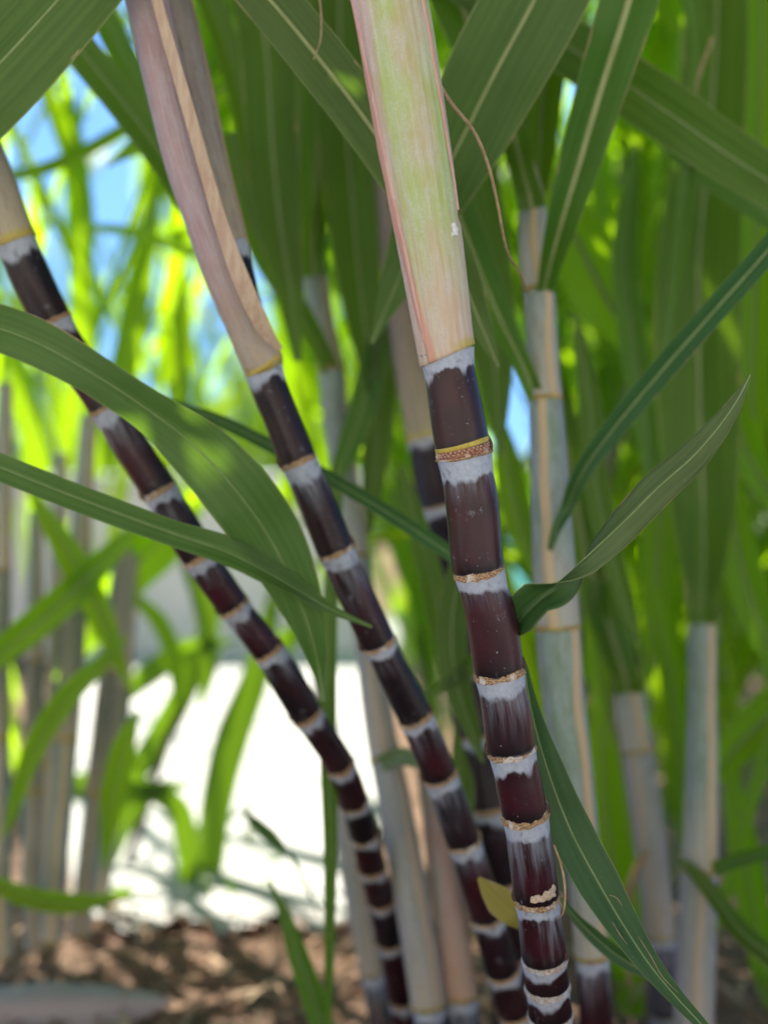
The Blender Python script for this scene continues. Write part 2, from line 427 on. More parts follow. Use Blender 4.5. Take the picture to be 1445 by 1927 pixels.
def internode(path, s0, s1, mat, parent, wb=0.010, st=0.5, nseg=48, seed=0, label=None, waist=0.035):
    n = max(14, int((s1 - s0) / 0.0018))
    n = min(n, 60)
    S = np.linspace(s0, s1, n)
    P = path.pt(S); r = path.rad(S)
    u = (S - s0); L = s1 - s0; v = s1 - S
    prof = 1 + 0.030 * np.exp(-u / 0.003) - waist * np.exp(-((u - 0.013) / 0.008) ** 2) + 0.018 * np.exp(-v / 0.010) - 0.05 * np.exp(-v / 0.0015)
    rg = random.Random(seed)
    ph = rg.uniform(0, 6)
    rf = lambda a, i: np.take(r, i) * (0.010 * np.cos(2 * a + ph) + 0.006 * np.cos(3 * a + ph * 2))
    V, F, A, I = tube(P, r * prof, nseg, rf)
    ft = u[I]; fb = v[I]
    cyl = np.stack([np.cos(A) * r[I], np.sin(A) * r[I], S[I]], 1)
    o = mesh_obj('internode', V, F, mat, parent, dict(ft=ft, fb=fb, cyl=cyl, wb=np.full(len(ft), wb), st=np.full(len(ft), max(st, 0.02))))
    if label: o['label'] = label
    return o

def skirt(k): return 1.002 + 0.066 * k ** 1.3 - 0.10 * np.maximum(0, k - 0.86)
def band(name, path, s0, s1, mat, parent, bulge=0.05, rag=0.0, nseg=64, seed=0, prof=None, tilt=0.0):
    """short raised ring between arc positions s0..s1; ragged lower and upper rim"""
    rg = np.random.RandomState(seed)
    n = 9
    k = np.linspace(0, 1, n)
    S = np.linspace(s0, s1, n)
    r = path.rad(S)
    pr = 1 + bulge * (np.sin(np.pi * k) ** 0.6) if prof is None else prof(k)
    P = path.pt(S); T, E1, E2 = frames(path.pt(np.linspace(s0 - 0.004, s1 + 0.004, n)))
    a = np.linspace(0, 2 * np.pi, nseg, endpoint=False)
    def wob(sc):
        y = sum(rg.uniform(-1, 1) * np.cos(m * a + rg.uniform(0, 6.28)) / m ** 0.6 for m in range(2, 22))
        return y * sc
    w0, w1, wr = wob(rag * 0.5), wob(rag * 0.5), wob(0.00008 + rag * 0.2)
    tl = tilt * np.cos(a)
    V = []
    for i in range(n):
        sh = (w0 * (1 - k[i]) + w1 * k[i]) + tl
        rr = r[i] * pr[i] + wr * np.sin(np.pi * k[i]) + rg.uniform(-1, 1, nseg) * rag * 0.05
        V.append(P[i][None] + (np.cos(a)[:, None] * E1[i] + np.sin(a)[:, None] * E2[i]) * rr[:, None] + T[i][None] * sh[:, None])
    V = np.concatenate(V)
    A = np.tile(a, n); I = np.repeat(np.arange(n), nseg)
    cyl = np.stack([np.cos(A) * r[I], np.sin(A) * r[I], S[I]], 1)
    return mesh_obj(name, V, grid_faces(n, nseg, True), mat, parent, dict(cyl=cyl, fb=(s1 - S)[I]))

def sheath(path, s0, s1, mat, parent, name='leaf_sheath', thick=0.06, edge=lambda t: 0.0, over=0.5, nseg=72, step=0.004, flare=0.05, lip=0.06, seed=0, mid=90.0, label=None, notch=None, tilt=0.0):
    """rolled tube from s0 (top) to s1 (collar at the bottom); edge(t) = angle of the outer margin in degrees, t 0 top .. 1 bottom"""
    n = max(12, int((s1 - s0) / step))
    S = np.linspace(s0, s1, n); tt = np.linspace(0, 1, n)
    P = path.pt(S); r = path.rad(S)
    T, E1, E2 = frames(P)
    sv = np.linspace(0, 1, nseg)
    rg = np.random.RandomState(seed)
    wv = sum(rg.uniform(-1, 1) * np.sin(tt * m * 2.1 + rg.uniform(0, 6)) for m in range(1, 12)) * 0.02
    V, FC, A_ = [], [], []
    for i in range(n):
        ae = R(edge(tt[i])) + wv[i]
        tot = 2 * np.pi + over
        a = ae - tot * (1 - sv)                      # outer margin (s=1) lies at angle ae
        v = s1 - S[i]
        pr = 1 + flare * math.exp(-v / 0.006)
        rr = r[i] * pr * (1 + thick * (sv - 0.5)) + 0.00025 * np.sin(a * 23) * (1 if r[i] > 0.01 else 0.5)
        if notch is not None:
            rr = rr + notch(tt[i], np.mod(a, 2 * np.pi), r[i])
        V.append(P[i] + (np.cos(a)[:, None] * E1[i] + np.sin(a)[:, None] * E2[i]) * rr[:, None] + T[i] * (tilt * np.cos(a) * math.exp(-v / 0.03))[:, None])
        FC.append(((np.mod(np.degrees(a) - mid + 180, 360) - 180) / 90.0)); A_.append(a)
    V = np.concatenate(V); FC = np.concatenate(FC); A = np.concatenate(A_)
    I = np.repeat(np.arange(n), nseg)
    cyl = np.stack([np.cos(A) * r[I], np.sin(A) * r[I], S[I]], 1)
    o = mesh_obj(name, V, grid_faces(n, nseg, False), mat, parent, dict(cyl=cyl, fb=(s1 - S)[I], fc=FC, s=np.tile(sv, n)))
    sm = o.modifiers.new('thickness', 'SOLIDIFY'); sm.thickness = 0.0007; sm.offset = -1
    if label: o['label'] = label
    return o

def bud(path, s, ang, parent, size=0.006, flat=0.5):
    """pointed oval bud pressed against the stem, pointing up"""
    P = path.pt([s])[0]; r = float(path.rad(s))
    T, E1, E2 = frames(path.pt([s - 0.004, s, s + 0.004])); T, E1, E2 = T[1], E1[1], E2[1]
    n = math.cos(R(ang)) * E1 + math.sin(R(ang)) * E2
    sd_ = np.cross(n, T)
    V = []; nr, nc = 12, 18
    for i in range(nr):
        k = i / (nr - 1)
        wd = math.sin(math.pi * min(1, k * 0.92 + 0.04)) ** 0.7 * (1 - 0.55 * k)
        for j in range(nc):
            b = 2 * math.pi * j / nc
            V.append(P - T * (k * size * 1.9 - size * 0.25) + sd_ * math.cos(b) * wd * size * 0.75 + n * (r * 0.97 + math.sin(b) * wd * size * flat))
    V = np.array(V)
    return mesh_obj('bud', V, grid_faces(nr, nc, True) + [tuple(range(nc)), tuple((nr - 1) * nc + q for q in range(nc - 1, -1, -1))], MT['bud'], parent, dict(cyl=V.copy(), fb=np.zeros(len(V))))

# ------------------------------------------------------------------ leaves
def ribbon(C, W, N, roll=0.0, fold=18.0, nx=9, ripple=0.04, seed=0):
    C = np.asarray(C, float); n = len(C)
    T = norm(np.gradient(C, axis=0))
    N = np.asarray(N, float)
    if N.ndim == 1: N = np.repeat(N[None], n, 0)
    S = norm(np.cross(T, N)); Nn = np.cross(S, T)
    ro = np.radians(np.broadcast_to(roll, (n,)))[:, None]
    S2 = S * np.cos(ro) + Nn * np.sin(ro); N2 = -S * np.sin(ro) + Nn * np.cos(ro)
    rg = np.random.RandomState(seed)
    L = arclen(C)
    u = np.linspace(-1, 1, nx)
    fo = np.radians(np.broadcast_to(fold, (n,)))[:, None]
    W = np.asarray(W)[:, None]
    rip = [sum(rg.uniform(-1, 1) * np.sin(L * f * 6.28 + rg.uniform(0, 6)) for f in (4, 9, 17)) for _ in range(2)]
    off = np.where(u[None] < 0, rip[0][:, None], rip[1][:, None]) * ripple * np.abs(u[None]) ** 2 * W
    curv = -0.10 * W * (u[None] ** 2)
    W = W / np.cos(fo)
    a = u[None] * W * np.cos(fo); b = np.abs(u[None]) * W * np.sin(fo) + off + curv
    V = C[:, None] + S2[:, None] * a[:, :, None] + N2[:, None] * b[:, :, None]
    luv = np.stack([u[None] * W, np.repeat(L[:, None], nx, 1), np.repeat(u[None], n, 0)], 2)
    return V.reshape(-1, 3), grid_faces(n, nx, False), luv.reshape(-1, 3), (S2, N2)

CAMP = np.array([0, 0, CAM_H])
def leaf(rows, mat='leaf', parent=None, name='leaf', rib=0.07, ribmat='midrib', fold=18, seed=0, n=56, ripple=0.05, ribside=1, label=None, cat=None, group=None, tip=False, N=None, width_k=1.0):
    """rows: (px, py, depth, full width in px [, roll degrees])"""
    rows = [tuple(r_) + (0.0,) * (5 - len(r_)) for r_ in rows]
    rows = np.array(rows, float)
    pts = np.array([at(x, y, d) for x, y, d, *_ in rows])
    k = arclen(pts)
    q = np.linspace(0, k[-1], n)
    C = hermite(k, pts, q)
    wd = np.interp(q, k, rows[:, 3] * rows[:, 2] / FPX / 2) * width_k
    # smooth the widths a little
    ker = np.array([1, 2, 3, 2, 1.]) / 9
    wd = np.convolve(np.pad(wd, 2, mode='edge'), ker, 'valid')
    if tip: wd[-1] = 0.0002
    rl = np.interp(q, k, rows[:, 4])
    Nv = norm(CAMP - C) if N is None else N
    V, F, luv, (S2, N2) = ribbon(C, wd, Nv, rl, fold, 9, ripple, seed)
    o = mesh_obj(name, V, F, MT[mat], parent, dict(luv=luv))
    if label: tag(o, label, cat, group)
    if rib > 0:
        rw = np.maximum(wd * rib, 0.0005)
        rr = np.minimum(rw, 0.0035)
        m = 8
        a = np.linspace(0, 2 * np.pi, m, endpoint=False)
        RV = C[:, None] + S2[:, None] * (np.cos(a)[None, :, None] * rr[:, None, None]) + N2[:, None] * (np.sin(a)[None, :, None] * rr[:, None, None] * 0.6)
        mesh_obj('midrib', RV.reshape(-1, 3), grid_faces(n, m, True), MT[ribmat], o)
    return o

def strand(rows, rad_px, mat, parent=None, name='dry_strand', n=60):
    rows = np.array(rows, float)
    pts = np.array([at(x, y, d) for x, y, d in rows])
    k = arclen(pts); q = np.linspace(0, k[-1], n)
    C = hermite(k, pts, q)
    r = np.interp(q, [0, k[-1] * 0.5, k[-1]], rad_px) * rows[:, 2].mean() / FPX
    V, F, A, I = tube(C, r, 8)
    return mesh_obj(name, V, F, MT[mat], parent)

def collar(path, s, parent, h=0.006, k=1.06, mat='collar'):
    return band('collar', path, s - h, s, MT[mat], parent, bulge=k - 1, rag=0.001, nseg=40, seed=int(s * 1000))

# =================================================================== SETTING
def sheet(name, pts, z, mat, sub=1):
    me = bpy.data.meshes.new(name)
    me.from_pydata([(x, y, z) for x, y in pts], [], [tuple(range(len(pts)))])
    me.materials.append(mat)
    o = bpy.data.objects.new(name, me); COL.objects.link(o)
    o['kind'] = 'structure'
    return o

def mat_soil():
    t = NT('mulched_soil')
    co = t.n('ShaderNodeTexCoord').outputs['Object']
    a = t.noise(t.vmul(co, (14, 14, 14)), 1.0, 8.0, 0.7)
    b = t.noise(t.vmul(co, (90, 60, 90)), 1.0, 4.0, 0.7)
    c = t.noise(t.vmul(co, (240, 180, 90)), 1.0, 2.0, 0.7)
    col = t.mix(t.ss(a, 0.35, 0.65), (0.19, 0.12, 0.08), (0.34, 0.21, 0.14))
    col = t.mix(t.ss(b, 0.5, 0.64), col, (0.30, 0.20, 0.13))
    col = t.mix(t.ss(c, 0.60, 0.7), col, (0.03, 0.02, 0.015))
    return t.done(t.pbsdf(col, 0.9, 0.2, t.bump(t.M('ADD', a, b), 1.0, 0.02)))
def mat_paving():
    t = NT('pale_concrete')
    co = t.n('ShaderNodeTexCoord').outputs['Object']
    a = t.noise(t.vmul(co, (6, 6, 6)), 1.0, 8.0, 0.6)
    b = t.noise(t.vmul(co, (160, 160, 160)), 1.0, 3.0, 0.6)
    col = t.mix(a, (0.40, 0.39, 0.36), (0.50, 0.49, 0.46))
    col = t.mix(t.M('MULTIPLY', t.ss(b, 0.5, 0.7), 0.3), col, (0.5, 0.48, 0.45))
    return t.done(t.pbsdf(col, 0.85, 0.3, t.bump(b, 0.3, 0.002)))
def mat_water():
    t = NT('pool_water')
    co = t.n('ShaderNodeTexCoord').outputs['Object']
    a = t.noise(t.vmul(co, (5, 3, 5)), 1.0, 3.0, 0.5)
    col = t.mix(a, (0.10, 0.42, 0.50), (0.14, 0.52, 0.60))
    return t.done(t.pbsdf(col, 0.08, 0.5, t.bump(a, 0.12, 0.03)))

# ground with a gentle unevenness near the canes
gx = np.concatenate([[-900, -200, -40, -12], np.linspace(-5, 5, 90), [12, 40, 200, 900]])
gy = np.concatenate([[-900, -100, -10], np.linspace(-0.5, 5, 70), [8, 12, 40, 200, 900]])
rs = np.random.RandomState(4)
GV = []
for y in gy:
    for x in gx:
        near = max(0, 1 - abs(y - 1.2) / 1.6) * max(0, 1 - abs(x) / 3)
        GV.append((x, y, -0.02 + near * (0.02 + 0.012 * math.sin(x * 9 + y * 5) + 0.01 * math.sin(x * 23 - y * 17) + rs.uniform(-.004, .004))))
soil = mesh_obj('ground', GV, grid_faces(len(gy), len(gx), False), mat_soil(), None, smooth=True)
soil['kind'] = 'structure'
xl = lambda px, d: (px - 722.5) / FPX * d
pav = sheet('paving', [(xl(130, 1.8), 1.80)] + [(xl(130 + 570 * k / 30, 1.8), 1.80 + 0.03 * math.sin(k * 0.7) + 0.012 * math.sin(k * 1.9 + 1)) for k in range(1, 30)] + [(xl(700, 1.8), 1.8), (xl(720, 3.4), 3.4), (xl(760, 5.2), 5.2), (xl(60, 5.2), 5.2), (xl(120, 3.4), 3.4)], 0.012, mat_paving())
pav.data.update()
pool = sheet('pool_water', [(xl(760, 5.2), 5.204), (9, 5.204), (9, 9.5), (xl(760, 9.5), 9.5)], -0.004 + 0.012, mat_water())
lawn = sheet('lawn', [(-300, 9.5), (300, 9.5), (300, 500), (-300, 500)], 0.02, mat_simple('grass_field', (0.05, 0.10, 0.02), (0.09, 0.15, 0.04), 3, 0.9, 0.2, 0.5, 0.05))

bounce_patio = sheet('bounce_patio', [(-8, -9), (8, -9), (8, 0.45), (-8, 0.45)], 0.03, mat_paving())  # unseen paving added behind the camera to bounce light onto the canes
# unseen wall added behind the camera: its sunlit face bounces warm light forward
def build_bounce_wall():
    t = thing('bounce_wall', 'unseen cream wall with a window, added behind the camera to bounce warm light', 'wall', (0, -4.6, 0))
    m = mat_simple('cream_render', (0.70, 0.62, 0.50), (0.78, 0.70, 0.58), 5, 0.9, 0.2, 0.4, 0.004)
    def slab(name, x0, x1, y0, y1, z0, z1, mm, par):
        V = [(x, y, z) for x in (x0, x1) for y in (y0, y1) for z in (z0, z1)]
        F = [(0, 1, 3, 2), (4, 6, 7, 5), (0, 4, 5, 1), (2, 3, 7, 6), (0, 2, 6, 4), (1, 5, 7, 3)]
        return mesh_obj(name, V, F, mm, par, smooth=False)
    slab('wall', -16, 16, -4.8, -4.6, 0.03, 3.2, m, t)
    slab('eave', -16.2, 16.2, -5.0, -4.4, 3.203, 3.35, m, t)
    fr = slab('window', 1.8, 3.2, -4.597, -4.56, 1.0, 2.2, mat_simple('window_frame', (0.75, 0.75, 0.74), (0.8, 0.8, 0.8), 9), t)
    slab('pane', 1.88, 3.12, -4.557, -4.55, 1.08, 2.12, mat_simple('window_glass', (0.03, 0.04, 0.05), (0.04, 0.05, 0.06), 5, 0.05, 0.6), fr)
build_bounce_wall()
# low pale garden wall beyond the paving, its near face in shade
def wall():
    t = thing('low_wall', 'low pale garden wall in shade beyond the white paving, left of centre', 'wall', (-1.2, 4.35, 0))
    def box(name, x0, x1, y0, y1, z0, z1, m, nx=24):
        V = []; 
        for i in range(nx + 1):
            x = x0 + (x1 - x0) * i / nx
            for y, z in ((y0, z0), (y0, z1), (y1, z1), (y1, z0)): V.append((x, y, z))
        F = grid_faces(nx + 1, 4, True) + [(0, 1, 2, 3), (nx * 4 + 3, nx * 4 + 2, nx * 4 + 1, nx * 4)]
        mesh_obj(name, V, F, m, t, smooth=False)
    m = mat_simple('painted_wall', (0.62, 0.63, 0.66), (0.70, 0.71, 0.74), 8, 0.85, 0.2, 0.3, 0.003)
    box('wall', -3.6, xl(690, 4.3), 4.25, 4.45, 0.0, 0.50, m)
    box('coping', -3.63, xl(690, 4.3) + 0.03, 4.22, 4.48, 0.503, 0.545, m)
wall()

# loose mulch: chips and shreds, uncountable
def chips():
    rg = random.Random(7)
    V, F = [], []
    for _ in range(9000):
        y = rg.uniform(0.85, 1.84); x = rg.uniform(-0.62, 0.62) * y
        L = rg.uniform(0.005, 0.02); W = rg.uniform(0.0015, 0.004); H = W * rg.uniform(0.3, 0.7)
        az = rg.uniform(0, 6.28); el = rg.uniform(-0.25, 0.35)
        d = np.array([math.cos(az) * math.cos(el), math.sin(az) * math.cos(el), math.sin(el)])
        s_ = norm(np.cross(d, [0, 0, 1])); u = np.cross(s_, d)
        c = np.array([x, y, rg.uniform(0.008, 0.03)])
        b = len(V)
        for a1 in (-1, 1):
            tp = rg.uniform(0.4, 1.0)
            for a2, a3 in ((-1, -1), (1, -1), (1, 1), (-1, 1)):
                V.append(c + d * L * a1 / 2 + s_ * W * a2 * tp / 2 + u * H * a3 * tp / 2)
        F += [(b, b+1, b+2, b+3), (b+7, b+6, b+5, b+4), (b, b+4, b+5, b+1), (b+1, b+5, b+6, b+2), (b+2, b+6, b+7, b+3), (b+3, b+7, b+4, b)]
    t = NT('mulch_chips')
    g = t.n('ShaderNodeNewGeometry').outputs['Random Per Island']
    r_ = t.n('ShaderNodeValToRGB'); t.put(r_.inputs[0], g)
    e = r_.color_ramp.elements
    e[0].position = 0; e[0].color = (0.20, 0.11, 0.07, 1); e[1].position = 1; e[1].color = (0.48, 0.31, 0.19, 1)
    for p_, c_ in ((0.35, (0.24, 0.13, 0.08, 1)), (0.6, (0.32, 0.21, 0.15, 1)), (0.85, (0.32, 0.13, 0.06, 1))):
        q = e.new(p_); q.color = c_
    o = mesh_obj('mulch', V, F, t.done(t.pbsdf(r_.outputs[0], 0.8, 0.2)), None, smooth=False)
    tag(o, 'brown wood chip mulch scattered over the soil under the canes', 'mulch', kind='stuff')
chips()
def litter():
    rg = random.Random(21)
    V, F, U = [], [], []
    for _ in range(700):
        y = rg.uniform(0.95, 1.78); x = rg.uniform(-0.55, 0.5) * y
        n = 9; az = rg.uniform(0, 6.28); L = rg.uniform(0.03, 0.13)
        q = np.linspace(0, 1, n)
        a = az + q * rg.uniform(-1.2, 1.2)
        C = np.stack([x + np.cumsum(np.cos(a)) * L / n, y + np.cumsum(np.sin(a)) * L / n, 0.02 + np.sin(q * 3.14) * rg.uniform(0.002, 0.022)], 1)
        W = rg.uniform(0.0012, 0.0038) * np.sin(np.pi * np.clip(q * .9 + .05, 0, 1)) ** 0.6
        v, f, luv, _ = ribbon(C, W, np.array([rg.uniform(-.4, .4), rg.uniform(-.4, .4), 1.0]), 0, rg.uniform(5, 30), 3, 0.1, rg.randrange(999))
        o = len(V); V += list(v); U += list(luv); F += [tuple(k + o for k in ff) for ff in f]
    t = NT('dry_litter')
    g = t.n('ShaderNodeNewGeometry').outputs['Random Per Island']
    r_ = t.n('ShaderNodeValToRGB'); t.put(r_.inputs[0], g)
    e = r_.color_ramp.elements
    e[0].color = (0.16, 0.09, 0.05, 1); e[1].color = (0.50, 0.38, 0.24, 1)
    q = e.new(0.5); q.color = (0.34, 0.20, 0.12, 1)
    o = mesh_obj('leaf_litter', V, F, t.done(t.pbsdf(r_.outputs[0], 0.8, 0.2)), None)
    tag(o, 'dry curled leaf litter strewn over the mulch under the canes', 'leaf litter', kind='stuff')

litter()
# =================================================================== FOREGROUND CANES
def base_of(path):
    p = path.P[-1]; return (float(p[0]), float(p[1]), 0.0)

# ---- main cane
p1 = Path([(640, -420, 0.84, 150), (680, -200, 0.84, 146), (733, 0, 0.845, 144), (764, 180, 0.848, 139), (791, 350, 0.852, 133), (818, 520, 0.857, 120), (836, 640, 0.860, 109), (846, 700, 0.862, 100),
           (863, 800, 0.865, 103), (872, 850, 0.867, 103), (888, 950, 0.871, 100), (899, 1062, 0.876, 98), (924, 1160, 0.882, 97), (939, 1262, 0.888, 95),
           (953, 1340, 0.893, 93), (962, 1408, 0.898, 92), (975, 1470, 0.903, 90), (988, 1535, 0.908, 88), (999, 1605, 0.915, 87), (1009, 1685, 0.924, 85),
           (1018, 1750, 0.932, 85), (1024, 1800, 0.939, 85), (1029, 1850, 0.947, 84), (1034, 1900, 0.955, 84), (1044, 2000, 0.975, 84), (1075, 2480, 1.02, 80)])
c1 = thing('sugarcane', 'sharp maroon cane in front with white bands, pale pink green sheath on top', 'sugarcane', base_of(p1), 'dark banded sugarcane stems')
NY1 = [(660, 0.0125, 0.15), (858, 0.0125, 0.6), (1076, 0.0085, 0.45), (1268, 0.0080, 0.8), (1412, 0.0095, 0.22), (1536, 0.009, 1.1), (1690, 0.0085, 0.9), (1803, 0.006, 0.15), (1857, 0.0055, 0.12), (1908, 0.0055, 0.12), (1965, 0.006, 0.2), (2030, 0.006, 0.2), (2110, 0.006, 0.2), (2210, 0.006, 0.2), (2330, 0.006, 0.2), (2480, 0, 0)]
ss1 = [p1.s_of(a) for a, _, _ in NY1]
for i in range(len(NY1) - 1):
    internode(p1, ss1[i], ss1[i + 1] - (0.0042 if i == 0 else 0.0), MT['culm'], c1, NY1[i][1], NY1[i][2], nseg=72, seed=i + 1)
    if i >= 2:
        band('node_ring', p1, ss1[i] - (0.0040, 0.0030, 0.0022, 0.0034, 0.0018)[i % 5], ss1[i] + 0.0012, MT['ring' if i < 7 else 'ring_pale'], c1, rag=0.0016 if i < 7 else 0.0008, nseg=96, seed=i, prof=skirt)
# the node with the yellow growth ring and the dotted root band
sA = ss1[1]
band('growth_ring', p1, sA - 0.0088, sA - 0.0058, MT['growth'], c1, bulge=0.035, rag=0.0001, nseg=96, seed=3, tilt=-0.0012)
rb = band('root_band', p1, sA - 0.0060, sA + 0.0002, MT['rootband'], c1, bulge=0.03, rag=0.0004, nseg=96, seed=4, prof=lambda k: 1.0 + 0.055 * k)
band('node_ring', p1, sA - 0.0010, sA + 0.0008, MT['ring'], c1, bulge=0.085, rag=0.0007, nseg=96, seed=5)
def dots():
    V, F = [], []
    rg = random.Random(3)
    for row, sd_ in enumerate((-0.0048, -0.0034)):
        for k in range(36):
            a = 2 * math.pi * (k + 0.5 * row) / 36 + rg.uniform(-.03, .03)
            s = sA + sd_ + rg.uniform(-.0003, .0003) - 0.0010 * math.cos(a)
            P = p1.pt([s])[0]; r = float(p1.rad(s)) * (1.012 + 0.02 * row)
            T, E1, E2 = frames(p1.pt([s - .003, s, s + .003]))
            n_ = math.cos(a) * E1[1] + math.sin(a) * E2[1]; t_ = np.cross(n_, T[1])
            b = len(V); q = 6
            for z, rad in ((0.0, 0.00055), (0.0004, 0.0004)):
                for j in range(q):
                    an = 6.283 * j / q
                    V.append(P + n_ * (r + z) + (t_ * math.cos(an) + T[1] * math.sin(an)) * rad)
            for j in range(q):
                F.append((b + j, b + (j + 1) % q, b + q + (j + 1) % q, b + q + j))
            F.append(tuple(b + q + j for j in range(q)))
    mesh_obj('root_dots', V, F, MT['dots'], rb)
dots()
bud(p1, sA - 0.001, 8, c1, 0.0065)
bud(p1, ss1[2] - 0.001, 178, c1, 0.005, 0.3)
bud(p1, ss1[3] - 0.001, 4, c1, 0.0060)
bud(p1, ss1[4] - 0.001, 176, c1, 0.0058)
bud(p1, ss1[5] - 0.001, 6, c1, 0.0060)
bud(p1, ss1[6] - 0.001, 178, c1, 0.0055)
bud(p1, ss1[7] - 0.001, 20, c1, 0.005)
# sheath: an inner one whose margin runs down the right side, and the outer one that ends in the collar
def notch1(t, a, r):
    out = np.zeros_like(a)
    out += -0.0015 * np.exp(-((t - 0.765) / 0.012) ** 2) * np.exp(-((np.mod(a - R(5) + np.pi, 2 * np.pi) - np.pi) / 0.35) ** 2)
    return out
sheath(p1, 0.002, ss1[0] + 0.003, MT['sheath_main'], c1, edge=lambda t: 196 - 66 * max(0, (t - 0.30) / 0.70) ** 1.6, over=0.9, thick=0.045, flare=0.06, seed=2, mid=72, nseg=110, step=0.0025, notch=notch1, tilt=-0.0042)
# old margin flap of the second layer: a thin raised strip down the right side ending in a torn tip
def margin_strip(path, sa, sb, a0, a1, mat, parent, width=0.002, lift=0.0009, name='sheath_margin'):
    n = 60
    S = np.linspace(sa, sb, n); P = path.pt(S); r = path.rad(S); T, E1, E2 = frames(P)
    V = []
    rg = np.random.RandomState(8)
    for i in range(n):
        t = i / (n - 1)
        wd = width * (1 - t ** 6) + 0.0003
        for j, (da, dl) in enumerate(((-1, 0.0), (-0.5, 1), (0.5, 1), (1, -0.2))):
            a = R(a0 + (a1 - a0) * t ** 0.8) + da * wd / r[i] + 0.010 * math.sin(t * 31)
            V.append(P[i] + (math.cos(a) * E1[i] + math.sin(a) * E2[i]) * (r[i] * 1.022 + lift * dl))
    V = np.array(V)
    I = np.repeat(np.arange(n), 4)
    return mesh_obj(name, V, grid_faces(n, 4, False), mat, parent, dict(cyl=V, fb=np.full(len(V), .5)))
MT['pinkedge'] = mat_simple('pink_margin', (0.54, 0.26, 0.24), (0.58, 0.37, 0.31), 260, 0.6, 0.3, 0.3, 0.0005, (1, 1, 0.15))
margin_strip(p1, 0.01, p1.s_of(408), 62, 22, MT['pinkedge'], c1, 0.0011)
margin_strip(p1, p1.s_of(-100), p1.s_of(640), 172, 134, MT['pinkedge'], c1, 0.0013)
# torn peel of rind at a low node
def peel():
    rg = random.Random(2)
    V, F = [], []
    s0 = p1.s_of(1655)
    n = 26
    for i in range(n):
        a = R(38 + 70 * i / (n - 1))
        for j in range(5):
            top = -0.0085 * (0.45 + 0.55 * (1 - i / (n - 1))) + rg.uniform(-.0012, .0012) if j == 0 else None
            s = s0 + 0.0075 + (top if top is not None else 0) + j * 0.0012 if j == 0 else s0 + 0.0075 - 0.0062 * (1 - j / 4) * (1.15 - i / n)
            P = p1.pt([s])[0]; T, E1, E2 = frames(p1.pt([s - .003, s, s + .003]))
            rr = float(p1.rad(s)) * 1.03 + 0.0007 * math.sin(j * 1.6 + i)
            V.append(P + (math.cos(a) * E1[1] + math.sin(a) * E2[1]) * rr)
    o = mesh_obj('torn_rind', V, grid_faces(n, 5, False), MT['ringpeel'], c1)
    sm = o.modifiers.new('thickness', 'SOLIDIFY'); sm.thickness = 0.0005
MT['ringpeel'] = mat_simple('torn_fibre', (0.50, 0.36, 0.25), (0.66, 0.54, 0.42), 700, 0.85, 0.2, 0.6, 0.0008)
peel()
# dry curl hanging from the seventh node
strand([(1042, 1590, 0.905), (1056, 1630, 0.90), (1063, 1680, 0.897), (1058, 1720, 0.90), (1051, 1728, 0.905)], (2.0, 2.6, 1.2), 'dry', c1)

# mealy white clot on the sheath near its notch
def clot():
    rg = random.Random(9)
    V, F = [], []
    for (px, py, rr) in ((853, 424, 6), (856, 432, 7), (851, 440, 5), (858, 440, 4)):
        c = at(px, py, 0.852 - 0.012)
        r = rr / FPX * 0.85
        b = len(V); n, m = 7, 10
        for i in range(n):
            th = math.pi * (i + 0.5) / n
            for j in range(m):
                ph = 6.2832 * j / m
                k = r * rg.uniform(0.75, 1.1)
                V.append(c + np.array([math.sin(th) * math.cos(ph), math.sin(th) * math.sin(ph) * 0.6, math.cos(th)]) * k)
        F += [tuple(q + b for q in f) for f in grid_faces(n, m, True)] + [tuple(range(b, b + m))[::-1], tuple(range(b + (n - 1) * m, b + n * m))]
    mesh_obj('wax_clot', V, F, mat_simple('wax_clot', (0.6, 0.6, 0.6), (0.72, 0.72, 0.72), 900, 0.9, 0.1), c1)
clot()

# ---- second cane, left of the main one
p2 = Path([(230, -330, 1.02, 92), (316, 0, 1.03, 92), (352, 150, 1.035, 92), (386, 300, 1.04, 88), (430, 460, 1.045, 78), (452, 560, 1.048, 76), (488, 670, 1.05, 78), (503, 720, 1.05, 76), (531, 790, 1.052, 72),
           (562, 868, 1.055, 76), (598, 950, 1.06, 76), (634, 1040, 1.065, 76), (668, 1115, 1.07, 76), (713, 1212, 1.08, 74), (748, 1280, 1.09, 73), (782, 1350, 1.10, 73), (828, 1460, 1.12, 70), (873, 1585, 1.14, 68),
           (917, 1725, 1.165, 66), (945, 1828, 1.185, 66), (968, 1905, 1.20, 66), (990, 1990, 1.22, 66), (1040, 2300, 1.26, 64)])
c2 = thing('sugarcane', 'blackish cane left of the sharp one, dusky pink sheath peeling off its top', 'sugarcane', base_of(p2), 'dark banded sugarcane stems')
NY2 = [(458, 0.011, 0.3), (682, 0.014, 0.25), (870, 0.010, 0.9), (1040, 0.010, 1.0), (1212, 0.008, 0.5), (1350, 0.008, 0.7), (1460, 0.009, 1.0), (1585, 0.009, 0.6), (1725, 0.007, 0.3), (1828, 0.006, 0.2), (1905, 0.006, 0.2), (1990, 0.006, 0.2), (2100, 0.006, 0.2), (2300, 0, 0)]
ss2 = [p2.s_of(a) for a, _, _ in NY2]
